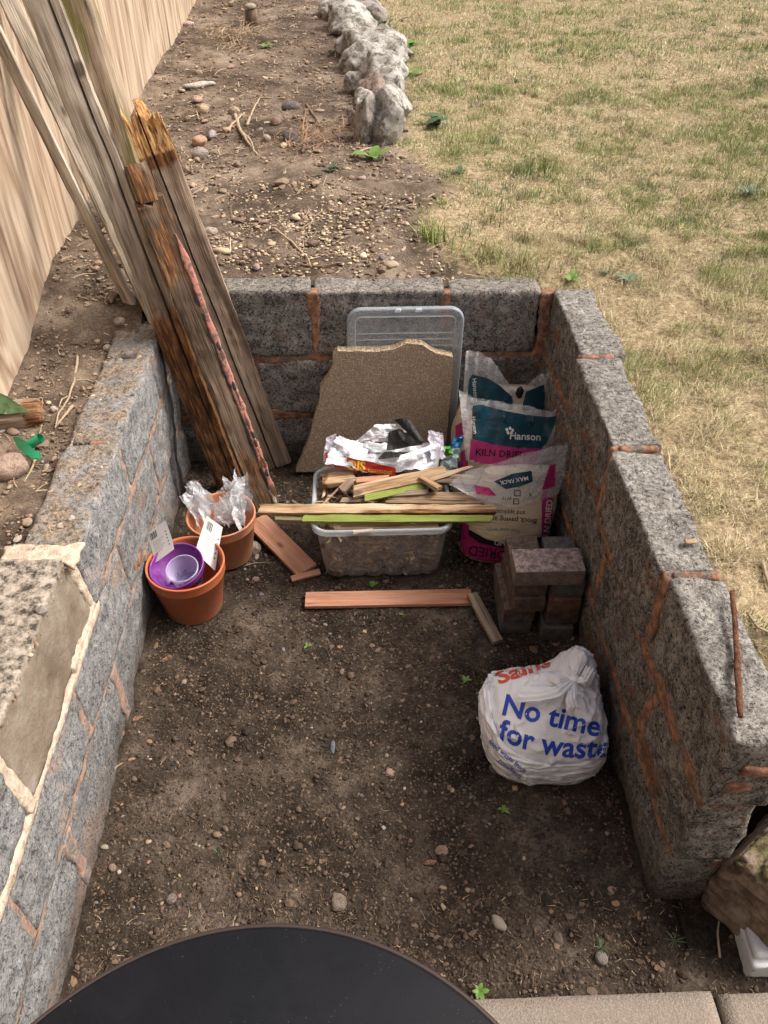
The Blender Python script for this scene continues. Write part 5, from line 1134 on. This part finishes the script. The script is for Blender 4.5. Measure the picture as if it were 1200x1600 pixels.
e = surf(45, 700, 'up'); gf = empty('hose_fitting', e, 'green plastic fitting with a stub tube and curved flange on the left bank', 'plastic fitting')
t0, t1 = Gz(64, 684, .640), Gz(43, 697, .615); V, F = tube_v([t0, (t0+t1)/2, t1], [.0125, .0125, .0125], 24, False); add('tube', V, F, M['green_plastic'], gf)
pa = [Gz(*q, z) for q, z in (((20, 683), .612), ((26, 697), .612), ((38, 709), .610), ((50, 716), .608), ((62, 716), .607))]
pb = [Gz(*q, z) for q, z in (((28, 682), .640), ((38, 688), .635), ((47, 697), .63), ((54, 704), .625), ((61, 706), .62))]
V = np.array(pa + pb); V2 = V + np.array([.002, .002, -.004]); F = grid_f(5, 2); add('flange', np.concatenate([V, V2]), np.concatenate([F, F[:, ::-1]+10]), M['green_plastic'], gf)
# rusty bar and wood chip on the right wall
a_, b_ = Gz(1145, 925, .705), Gz(1157, 1120, .70); n = 24; t = np.linspace(0, 1, n)[:, None]; pts = a_*(1-t)+b_*t + .002*np.stack([fbm(P3(t[:, 0]*9, 0, 0), 1, 2, 1), 0*t[:, 0], 0*t[:, 0]], -1)
V, F = tube_v(pts, .0055+.0015*fbm(P3(t[:, 0]*12, 3, 0), 1, 3, 2), 10); o = add('rusty_bar', V, F, M['rust'], loc=base_of(V)); tag(o, 'rusty iron bar lying along the top of the right wall', 'iron bar')
V, F, r_ = rbox((.026, .013, .005), .004, .001); p = Gz(1079, 846, .692); o = add('wood_offcut', V @ rot_m(0, 0, .05).T + p, F, M['wood_fresh'], loc=p, attrs={'loc': r_, 'rot': 0*r_[:, 0]}); tag(o, 'tiny yellow wood offcut on top of the right wall', 'offcut')
V, F, r_ = rbox((.014, .014, .008), .004, .001); p = surf(805, 1230, 'pit')+np.array([0, 0, .004]); o = add('wood_offcut', V+p, F, M['wood_fresh'], loc=p, attrs={'loc': r_+3, 'rot': 0*r_[:, 0]}); tag(o, 'small pale wood cube in front of the carrier bag', 'offcut')
def twig(pl, r, mat, lab, where='up', name='twig', h=.006, parent=None, branches=()):
    P = np.array([surf(*q, where)+np.array([0, 0, h]) for q in pl]); L = np.r_[0, np.cumsum(np.linalg.norm(np.diff(P, axis=0), axis=1))]; s_ = np.linspace(0, L[-1], max(8, int(L[-1]/.012)))
    p = np.stack([np.interp(s_, L, P[:, k_]) for k_ in range(3)], 1); p = p + .004*np.stack([fbm(p, 25, 2, 1), fbm(p, 25, 2, 2), np.abs(fbm(p, 25, 2, 3))], -1); V, F = tube_v(p, r*np.linspace(1, .45, len(p)), 6)
    if parent: return add('branch', V, F, M[mat], parent)
    if branches:
        e = empty(name, P[0], lab, 'twig'); add('stem', V, F, M[mat], e)
        for b in branches: twig(b, r*.7, mat, None, where, parent=e, h=h)
        return e
    o = add(name, V, F, M[mat], loc=P[0]); return tag(o, lab, 'twig')
twig([(368, 182), (375, 205), (390, 228), (402, 244)], .010, 'twig', 'long pale forked twig on the soil bed', branches=([(380, 210), (392, 222), (397, 238)], [(355, 205), (372, 188), (382, 178)]))
twig([(386, 198), (395, 175), (406, 155), (446, 156)], .007, 'twig', 'bent pale twig with a right angle near the dark oval pebble')
twig([(478, 165), (492, 185), (505, 205)], .006, 'root', 'thin brown stalk beside the dark oval pebble'); twig([(473, 240), (480, 200), (476, 170)], .006, 'root', 'brown root rising from the soil near the dark stones')
twig([(430, 360), (460, 385), (480, 405), (487, 420)], .006, 'twig', 'pale curling root on the gravelly soil behind the wall'); twig([(470, 418), (500, 419), (535, 413)], .004, 'root', 'straight reddish root just behind the back wall')
twig([(122, 560), (118, 595), (108, 625), (92, 650), (88, 672)], .0045, 'twig', 'dry forked twig lying on the left bank', branches=([(118, 597), (135, 596), (148, 600)], [(108, 622), (98, 626), (92, 640)]))
twig([(60, 712), (50, 735), (38, 757)], .0035, 'twig', 'short pale twig below the green fitting'); twig([(114, 638), (104, 650), (90, 668)], .0050, 'twig', 'flat pale sliver of wood by the forked twig')
twig([(548, 246), (570, 236), (590, 232)], .007, 'twig', 'pale stalk lying at the near end of the edging rocks'); twig([(1140, 870+20), (1160, 868), (1172, 850)], .003, 'twig', 'curved straw stalk at the lawn edge by the wall')
twig([(1188, 880), (1195, 905), (1200, 925)], .006, 'twig', 'grey woody twig at the right edge of the lawn'); twig([(1165, 960), (1180, 985), (1192, 1010), (1198, 1040)], .003, 'twig', 'pale dead stalk hanging over the hole beside the wall', branches=([(1180, 985), (1195, 975), (1205, 960)],))
twig([(380, 886), (400, 884), (418, 881)], .0016, 'twig', 'thin straw stem on the soil below the cobble', 'pit'); twig([(176, 1212), (184, 1203), (193, 1196)], .0026, 'twig', 'short pale stick near the left wall foot', 'pit')
twig([(1122, 1500), (1118, 1460), (1124, 1420), (1120, 1390)], .003, 'twig', 'withered stalk beside the mossy stone', 'pit', h=.01)
V, F = stone_v((.10, .035, .02), 88, 3, .25, .3); p = surf(312, 137, 'up'); V = V @ rot_m(0, 0, .5).T + p + np.array([0, 0, .015]); o = add('bark_flake', V, F, pebble_mat('bleached_bark', (.50, .46, .40)), loc=base_of(V)); tag(o, 'bleached flake of bark on the soil bed by the fence', 'bark')

# ------------------------------------------------------------------ weeds
def plant(name, p, n, size, mat, lab, seed, wide=.35, lift=.5, cat='weed', group=None):
    rs = random.Random(seed); e = empty(name, p, lab, cat, group); parts = []
    for i in range(n):
        a = 2*math.pi*i/n + rs.uniform(-.4, .4); L = size*rs.uniform(.5, 1.05); m_ = 6; W = []; off = np.array([rs.uniform(-1, 1), rs.uniform(-1, 1), rs.uniform(0, .5)])*size*(.45 if n >= 9 and wide > .25 else .05)
        if n >= 9 and wide > .25: L *= .6
        for j in range(m_+1):
            t = j/m_; w_ = wide*L*math.sin(math.pi*min(1, t*.92+.06))**.8*.5; r_ = L*t; z = lift*L*(t - .55*t*t) + .004
            d = np.array([math.cos(a), math.sin(a), 0]); s_ = np.array([-math.sin(a), math.cos(a), 0])
            for q in (-1, 0, 1): W.append(p + off + d*r_ + s_*w_*q + np.array([0, 0, z + (.12*w_ if q else 0)]))
        parts.append((np.array(W), grid_f(3, m_+1)))
    for V, F in parts[:14]: add('leaf', V, F, M[mat], e)
    return e
PL = [((580, 250), 'up', 5, .085, 'leaf', 'bright green rosette at the near end of the edging rocks', .45, .7), ((415, 76), 'up', 7, .055, 'leaf', 'small bright green weed far up the soil bed', .6, .8),
 ((682, 200), 'up', 14, .085, 'leaf_dark', 'dark leafy clump at the lawn edge by the rocks', .55, .5), ((620, 88), 'up', 12, .13, 'leaf', 'leafy weed against the lawn side of the rocks', .45, .6), ((628, 125), 'up', 12, .10, 'leaf', 'second leafy weed beside the rocks, nearer the camera', .5, .5), ((610, 48), 'up', 9, .12, 'leaf_dark', 'farthest leafy weed behind the rocks', .35, .6),
 ((510, 268), 'up', 9, .05, 'leaf_dark', 'low weed on the soil bed behind the brown root', .3, .4), ((1168, 308), 'up', 14, .07, 'leaf_blue', 'grey green tuft in the dry lawn at the right edge', .18, 1.2), ((978, 438), 'up', 14, .05, 'leaf_blue', 'feathery grey green weed by the lawn corner', .25, .5), ((892, 440), 'up', 6, .04, 'leaf', 'bright yellow green sprig behind the right wall corner', .5, .9), ((718, 271), 'up', 7, .04, 'leaf_dark', 'tiny dark weed in the bare lawn patch', .4, .6),
 ((583, 912), 'pit', 4, .020, 'leaf', 'two leaved seedling against the front of the tub', .8, .8), ((480, 1010), 'pit', 3, .018, 'leaf', 'single green leaf on the pit floor', .5, .6), ((626, 960), 'pit', 5, .010, 'leaf', 'tiny green sprout below the level board', .6, .8), ((728, 1060), 'pit', 6, .018, 'leaf', 'green sprout on the soil left of the carrier bag', .5, .3), ((690, 984), 'pit', 5, .012, 'leaf_dark', 'faint sprout beside the short stick', .5, .5),
 ((786, 1264), 'pit', 7, .020, 'leaf', 'rosette weed below the carrier bag', .4, .6), ((748, 1552), 'pit', 7, .022, 'leaf', 'fresh green weed by the table and paving', .5, .7), ((940, 1482), 'pit', 12, .026, 'leaf_dark', 'wispy grass sprout behind the round grey pebble', .10, .9), ((1050, 1475), 'pit', 11, .028, 'leaf_dark', 'spidery grass sprout in the dark soil to the right', .08, .7), ((340, 1330), 'pit', 5, .016, 'leaf_dark', 'thin grass sprout on the left of the pit floor', .12, .8)]
for i, (q, wh, n, s_, m_, lab, wd, lf) in enumerate(PL): plant('weed', surf(*q, wh), n, s_*(1.0 if m_ == 'leaf_blue' else 1.7 if wh == 'up' and n > 8 else 1.15 if wh == 'up' else 1), m_, lab, i, wd, lf)
p = surf(12, 640, 'up'); V = []
a_, b_, c_ = Gz(-12, 612, .66), Gz(10, 618, .66), Gz(48, 645, .63); d_ = Gz(-12, 648, .64)
o, _, _ = sheet('leaf_blade', [d_, c_, b_, a_], 'leaf_dark', None, 4, .003); me_loc = a_; tag(o, 'broad green leaf above the chopped log end', 'leaf')

# ------------------------------------------------------------------ ground litter and pebbles (uncountable)
def scatter(name, n, xy, zf, sz, pal, seed, label, cat, sub=1, flatz=.6, sink=.2, elong=1.6):
    rs = np.random.default_rng(seed); V0, F0 = ico(sub); x, y = xy(rs, n); n = len(x); z = zf(x, y)
    s_ = sz(rs, n); ax = s_[:, None]*np.stack([rs.uniform(.7, elong, n), rs.uniform(.7, 1.1, n), rs.uniform(.35, 1, n)*flatz], 1)
    J = 1 + rs.uniform(-.22, .22, (n, len(V0))); V = V0[None]*J[..., None]*ax[:, None]; a = rs.uniform(0, 6.3, n); c, sn = np.cos(a)[:, None], np.sin(a)[:, None]
    X = V[..., 0]*c - V[..., 1]*sn + x[:, None]; Y = V[..., 0]*sn + V[..., 1]*c + y[:, None]; Z = V[..., 2] + z[:, None] + ax[:, 2:3]*(1-2*sink)
    W = np.stack([X, Y, Z], -1).reshape(-1, 3); F = (F0[None]+len(V0)*np.arange(n)[:, None, None]).reshape(-1, 3).astype(np.int32)
    pal = np.array(pal); col = pal[rs.integers(len(pal), size=n)]*rs.uniform(.65, 1.2, (n, 1)); col = np.repeat(col, len(V0), 0)
    o = add(name, W, F, M['pebbles'], smooth=sub > 1, attrs={'tone': col}, loc=(float(x.mean()), float(y.mean()), float(z.min()))); tag(o, label, cat, kind='stuff'); return o
PALB = [(.20, .145, .10), (.26, .19, .135), (.33, .25, .17), (.15, .105, .075), (.42, .34, .23), (.34, .25, .21), (.30, .27, .25)]
PALG = [(.52, .42, .27), (.46, .36, .22), (.40, .29, .19), (.58, .50, .36), (.36, .28, .22)]
PALP = [(.10, .07, .05), (.055, .038, .026), (.14, .10, .07), (.035, .024, .017), (.08, .055, .038)]
def in_bed(rs, n):
    x = rs.uniform(-1.35, .55, n); y = 2.5 + (rs.random(n)**1.3)*6.0; k_ = (lawn_mask(x, y) < rs.random(n)*.8) & (x > fx(y)+.01); return x[k_], y[k_]
def in_left(rs, n): x = rs.uniform(-1.05, -.76, n); y = rs.uniform(.3, 2.6, n); k_ = x > fx(y)+.01; return x[k_], y[k_]
def in_pit(rs, n): x = rs.uniform(-.65, .62, n); y = rs.uniform(.55, 2.44, n); return x, y
def in_pit2(rs, n): x = rs.uniform(-.65, 1.1, n); y = rs.uniform(.56, .8, n); return x, y
lg = lambda a, s_: (lambda rs, n: np.clip(np.exp(rs.normal(math.log(a), s_, n)), .0008, .03))
scatter('soil_crumbs', 20000, in_bed, upper_z, lg(.0034, .6), PALB[:4], 1, 'crumbs of dry soil on the bed', 'soil', flatz=.8)
scatter('gravel', 950, in_bed, upper_z, lg(.0065, .5), PALB, 2, 'mixed pebbles strewn over the soil bed', 'gravel', sub=2)
def in_grit(rs, n):
    x = rs.normal(-.25, .33, n); y = rs.normal(2.95, .30, n); k_ = (y > 2.56) & (lawn_mask(x, y) < .4) & (x > -1.0); return x[k_], y[k_]
scatter('gravel', 2600, in_grit, upper_z, lg(.0040, .4), PALG, 3, 'yellow grit spread behind the back wall', 'gravel', sub=2)
scatter('soil_crumbs', 5000, in_left, upper_z, lg(.0026, .5), PALB[:4], 4, 'crumbs of soil on the left bank', 'soil', flatz=.8)
scatter('gravel', 150, in_left, upper_z, lg(.005, .5), PALB, 5, 'small pebbles on the left bank', 'gravel', sub=2)
scatter('soil_crumbs', 42000, in_pit, pit_z, lg(.0020, .50), PALP, 6, 'crumbs of dark soil over the pit floor', 'soil', flatz=.8)
scatter('soil_crumbs', 2600, in_pit2, pit_z, lg(.0022, .5), PALP, 16, 'crumbs of dark soil by the paving edge', 'soil', flatz=.8)
scatter('gravel', 520, in_pit, pit_z, lg(.0030, .5), PALB[:4] + [(.30, .26, .21), (.14, .14, .15), (.28, .16, .11)], 7, 'fine stones pressed into the pit floor', 'gravel', sub=2)
# soil and grit lodged on the left wall top
def wtop(rs, n): return rs.uniform(-.79, -.665, n), rs.uniform(.4, 2.4, n)
scatter('gravel', 2600, wtop, lambda x, y: .600 + .0*x + .014*sstep(1.31, 1.28, y), lg(.0026, .5), PALB, 8, 'grit and soil on top of the left wall', 'gravel')
def wtopr(rs, n): return rs.uniform(.635, .735, n), rs.uniform(.8, 2.4, n)
def straws(name, n, xy, zf, Lr, wr, pal, seed, label, cat, lift=.25):
    rs = np.random.default_rng(seed); x, y = xy(rs, n); n = len(x); z = zf(x, y); L = rs.uniform(*Lr, n); a = rs.uniform(0, 6.3, n); el = rs.uniform(-.05, lift, n); wd = rs.uniform(*wr, n); m_ = 5; t = np.linspace(0, 1, m_)
    cv = rs.normal(0, .5, n); ang = a[:, None] + cv[:, None]*t[None]; dx = np.cumsum(np.cos(ang), 1)/m_; dy = np.cumsum(np.sin(ang), 1)/m_
    px = x[:, None] + L[:, None]*dx; py = y[:, None] + L[:, None]*dy; pz = z[:, None] + .002 + L[:, None]*np.sin(el)[:, None]*(t-.6*t*t)[None]
    sx, sy = -np.sin(a)[:, None]*wd[:, None], np.cos(a)[:, None]*wd[:, None]; tp = (1-.7*t)[None]
    A = np.stack([px-sx*tp, py-sy*tp, pz], -1); B = np.stack([px+sx*tp, py+sy*tp, pz+wd[:, None]*.6], -1); V = np.stack([A, B], 2).reshape(-1, 3)
    base = (2*m_*np.arange(n))[:, None]; f = np.array([[2*j, 2*j+1, 2*j+3, 2*j+2] for j in range(m_-1)]); F = (f[None]+base[:, :, None]).reshape(-1, 4).astype(np.int32)
    pal = np.array(pal); col = np.repeat(pal[rs.integers(len(pal), size=n)]*rs.uniform(.7, 1.15, (n, 1)), 2*m_, 0)
    o = add(name, V, F, M['grass'], attrs={'tone': col}, loc=(float(x.mean()), float(y.mean()), float(z.min()))); tag(o, label, cat, kind='stuff')
STR = [(.40, .31, .19), (.30, .22, .13), (.22, .15, .09), (.48, .39, .26)]
straws('dead_stalks', 3000, in_bed, upper_z, (.025, .12), (.0008, .0024), STR, 11, 'dead roots and stalks littering the soil bed', 'litter', .5)
straws('dead_stalks', 4200, in_pit, pit_z, (.005, .024), (.0003, .0008), [(.30, .21, .12), (.22, .14, .08), (.16, .10, .06)], 12, 'bits of dry straw on the pit floor', 'litter', .2)
straws('dead_stalks', 260, in_left, upper_z, (.02, .07), (.0008, .0018), STR, 13, 'dry stalks on the left bank', 'litter', .5)
straws('dead_stalks', 350, in_pit2, pit_z, (.008, .03), (.0004, .0009), STR, 14, 'dry bits by the paving edge', 'litter', .3)
def leafy(cx, cy, sx_, sy_):
    def f(rs, n): x = np.clip(rs.normal(cx, sx_, n), -.64, .61); y = np.clip(rs.normal(cy, sy_, n), .57, 2.43); return x, y
    return f
for k_, (cx, cy, a_, b_, n_) in enumerate([(-.45, 2.30, .12, .08, 150), (-.58, 2.1, .05, .2, 80), (.56, 1.35, .04, .25, 120), (-.62, 1.2, .03, .4, 90), (.0, 2.28, .2, .05, 90), (.30, 1.72, .05, .06, 50), (.6, .95, .03, .2, 60)]):
    scatter('leaf_litter', n_, leafy(cx, cy, a_, b_), pit_z, lg(.0036, .45), [(.16, .09, .05), (.10, .06, .035), (.24, .15, .08), (.06, .04, .03)], 80+k_, 'scraps of dead leaf and bark gathered along the foot of the wall', 'leaf litter', sub=1, flatz=.22, elong=2.4)
def clump(cx, cy, sx_, sy_):
    def f(rs, n): x = rs.normal(cx, sx_, n); y = rs.normal(cy, sy_, n); return x, y
    return f
straws('dead_stalks', 420, clump(-.83, 6.2, .10, .22), upper_z, (.05, .16), (.001, .002), STR, 15, 'mat of dry roots around the cut stump', 'litter', .9)
straws('dead_stalks', 260, clump(-.22, 3.85, .10, .14), upper_z, (.05, .14), (.001, .002), [(.26, .15, .08), (.34, .22, .12)], 17, 'dry brown stalks beside the dark stones', 'litter', .9)

# ------------------------------------------------------------------ the dry lawn
def lawn_grass(n, ylo, yhi, xhi, hr, wr, seed, label, dens_far=1):
    rs = np.random.default_rng(seed); x = rs.uniform(-.2, xhi, n); y = rs.uniform(ylo, yhi, n); mk = lawn_mask(x, y)
    vis = (np.abs(x - y*.03) < .16 + .62*y) | (y < 1.4); mk = np.where(y < 2.5, np.where(x > .752, 1, 0), mk); p = P3(x, y)
    gr = .30*np.exp(-(((x-.45)/.45)**2 + ((y-4.9)/1.2)**2)) + .30*np.exp(-(((x-1.15-.5*(y-3.6))/.9)**2 + ((y-3.75)/.45)**2)) + .22*np.exp(-(((x-2.2)/.8)**2+((y-3.0)/.5)**2)) + .03 + .75*fbm(p, 1.9, 4, 61) + .70*fbm(p, 6.5, 4, 62) + .35*fbm(p, 20, 2, 64); bare = fbm(p, 3.0, 3, 63)
    # the worn strip of thatch along the soil edge stays thin and short
    edge = np.exp(-np.maximum(x - np.interp(y, LX, LB), 0)/.22)*(y > 2.4); keep = (rs.random(n) < np.clip(mk, 0, 1)*(1 - .55*sstep(.15, .5, bare) - .45*edge)) & vis & (y > .86)
    x, y, gr, edge = x[keep], y[keep], gr[keep], edge[keep]; n = len(x); z = upper_z(x, y) - .004
    g = sstep(-.16, .26, gr + rs.normal(0, .16, n) - .35*edge - .22*sstep(3.3, 2.3, y)); isg = rs.random(n) < g*.80
    lean = np.where(isg, rs.uniform(.15, 1.0, n), rs.uniform(.7, 1.50, n)); h = rs.uniform(*hr, n)*np.where(isg, 1.0, 1.15)*(1-.35*edge)*(.75+1.1*np.maximum(fbm(P3(x, y), 14, 3, 67), -.35)); a = rs.uniform(0, 6.3, n) + .8*fbm(P3(x, y), 3, 2, 66); wd = rs.uniform(*wr, n)
    m_ = 4; t = np.linspace(0, 1, m_)[None]; th = lean[:, None]*(.55 + .65*t); st_ = h[:, None]/(m_-1)
    r_ = np.concatenate([np.zeros((n, 1)), np.cumsum(np.sin(th[:, 1:])*st_, 1)], 1); zz = np.concatenate([np.zeros((n, 1)), np.cumsum(np.cos(th[:, 1:])*st_, 1)], 1)
    ca, sa = np.cos(a)[:, None], np.sin(a)[:, None]; wx = (-np.sin(a)*wd)[:, None]*(1-.85*t); wy = (np.cos(a)*wd)[:, None]*(1-.85*t)
    A = np.stack([x[:, None]+ca*r_-wx, y[:, None]+sa*r_-wy, z[:, None]+zz], -1); B = np.stack([x[:, None]+ca*r_+wx, y[:, None]+sa*r_+wy, z[:, None]+zz+wd[:, None]*.5], -1)
    V = np.stack([A, B], 2).reshape(-1, 3); f = np.array([[2*j, 2*j+1, 2*j+3, 2*j+2] for j in range(m_-1)]); F = (f[None]+(2*m_*np.arange(n))[:, None, None]).reshape(-1, 4).astype(np.int32)
    dry = np.array([(.58, .49, .30), (.72, .63, .43), (.48, .40, .22), (.64, .55, .34), (.30, .235, .13)]); grn = np.array([(.21, .28, .08), (.29, .36, .11), (.16, .23, .07), (.37, .40, .16)])
    half = (g*.8 + rs.normal(0, .12, n))[:, None].clip(0, .75); col = np.where(isg[:, None], grn[rs.integers(4, size=n)], dry[rs.integers(5, size=n)]*(1-half*.6) + np.array([.40, .42, .19])*half*.6)*rs.uniform(.6, 1.2, (n, 1))
    o = add('grass', V, F, M['grass'], attrs={'tone': np.repeat(col, 2*m_, 0)}, loc=(1.2, float(y.mean()), .65)); tag(o, label, 'grass', kind='stuff'); print('grass', n)
lawn_grass(210000, .95, 2.9, 2.2, (.020, .052), (.0005, .0010), 71, 'dry lawn grass beside the right wall')
lawn_grass(250000, 2.7, 5.0, 3.6, (.016, .042), (.0008, .0014), 72, 'patchy straw and green lawn beyond the walls')
lawn_grass(170000, 4.8, 9.5, 5.2, (.018, .045), (.0013, .0023), 73, 'far pale lawn at the top of the garden')
# tufts
def many_tufts(n, seed):
    rs = np.random.default_rng(seed); cx = rs.uniform(.1, 3.2, n); cy = 2.5 + rs.random(n)*4.6; ok = (lawn_mask(cx, cy) > .5) & (np.abs(cx-cy*.03) < .62*cy); cx, cy = cx[ok], cy[ok]; k_ = 46; n = len(cx)*k_
    sz = np.repeat(rs.uniform(.012, .05, len(cx)), k_); x = np.repeat(cx, k_)+rs.normal(0, 1, n)*sz; y = np.repeat(cy, k_)+rs.normal(0, 1, n)*sz; z = upper_z(x, y)-.004; m_ = 4; t = np.linspace(0, 1, m_)[None]; a = rs.uniform(0, 6.3, n); lean = rs.uniform(.1, 1.1, n); h = rs.uniform(.02, .055, n)*np.repeat(rs.uniform(.6, 1.3, len(cx)), k_)
    r_ = h[:, None]*np.sin(lean)[:, None]*t**1.4; zz = h[:, None]*np.cos(lean)[:, None]*(t-.2*t*t); ca, sa = np.cos(a)[:, None], np.sin(a)[:, None]; wd = rs.uniform(.0009, .0020, n)[:, None]*(1-.9*t)
    A = np.stack([x[:, None]+ca*r_+sa*wd, y[:, None]+sa*r_-ca*wd, z[:, None]+zz], -1); B = np.stack([x[:, None]+ca*r_-sa*wd, y[:, None]+sa*r_+ca*wd, z[:, None]+zz], -1)
    V = np.stack([A, B], 2).reshape(-1, 3); f = np.array([[2*j, 2*j+1, 2*j+3, 2*j+2] for j in range(m_-1)]); F = (f[None]+(2*m_*np.arange(n))[:, None, None]).reshape(-1, 4).astype(np.int32)
    pal = np.array([(.20, .26, .08), (.28, .33, .12), (.14, .19, .08), (.40, .40, .20), (.17, .21, .12)]); col = np.repeat(pal[rs.integers(5, size=len(cx))], k_, 0)*rs.uniform(.75, 1.15, (n, 1))
    o = add('grass', V, F, M['grass'], attrs={'tone': np.repeat(col, 2*m_, 0)}, loc=(1.2, 4.5, .65)); tag(o, 'scattered greener tufts standing through the dry lawn', 'grass', kind='stuff')
many_tufts(620, 91)
def tuft(q, n, L, mat_pal, lab, seed, spread=.05):
    rs = np.random.default_rng(seed); p = surf(*q, 'up'); m_ = 5; t = np.linspace(0, 1, m_)[None]; a = rs.uniform(0, 6.3, n); x = p[0]+rs.normal(0, spread, n); y = p[1]+rs.normal(0, spread, n); lean = rs.uniform(.1, 1.0, n); h = L*rs.uniform(.5, 1.1, n)
    r_ = h[:, None]*np.sin(lean)[:, None]*t**1.4; zz = h[:, None]*np.cos(lean)[:, None]*(t-.2*t*t); ca, sa = np.cos(a)[:, None], np.sin(a)[:, None]; wd = rs.uniform(.0012, .0026, n)[:, None]*(1-.9*t)
    A = np.stack([x[:, None]+ca*r_+sa*wd, y[:, None]+sa*r_-ca*wd, p[2]-.004+zz], -1); B = np.stack([x[:, None]+ca*r_-sa*wd, y[:, None]+sa*r_+ca*wd, p[2]-.004+zz], -1)
    V = np.stack([A, B], 2).reshape(-1, 3); f = np.array([[2*j, 2*j+1, 2*j+3, 2*j+2] for j in range(m_-1)]); F = (f[None]+(2*m_*np.arange(n))[:, None, None]).reshape(-1, 4).astype(np.int32)
    pal = np.array(mat_pal); col = np.repeat(pal[rs.integers(len(pal), size=n)]*rs.uniform(.8, 1.1, (n, 1)), 2*m_, 0); o = add('grass_tuft', V, F, M['grass'], attrs={'tone': col}, loc=p); tag(o, lab, 'grass tuft', kind='stuff' if spread > .045 else None)
GR = [(.24, .31, .08), (.30, .36, .12), (.38, .36, .18), (.20, .26, .07)]; OL = [(.20, .20, .07), (.30, .27, .12), (.38, .31, .17)]
tuft((678, 372), 130, .11, GR, 'bright green grass tuft on the edge between soil and lawn', 1, .035); tuft((692, 320), 50, .05, GR, 'little green grass tuft above the bright one', 2, .018)
tuft((762, 345), 110, .06, OL, 'olive grass tuft in the worn patch of lawn', 3, .035); tuft((800, 405), 330, .07, GR+OL, 'wide olive green tuft just behind the back wall corner', 4, .09)
tuft((740, 400), 120, .07, GR+OL, 'straggly tuft left of the wide olive one', 6, .05); tuft((825, 265), 160, .07, [(.14, .17, .06), (.2, .22, .09)], 'dark green tuft at the edge of the worn patch', 7, .07); tuft((1168, 306), 90, .07, [(.10, .15, .09), (.15, .2, .12)], 'bluish tuft at the right edge of the lawn', 5, .03)
print('objects', len(bpy.data.objects), 'tris', sum(len(o.data.polygons) for o in bpy.data.objects if o.type == 'MESH'))
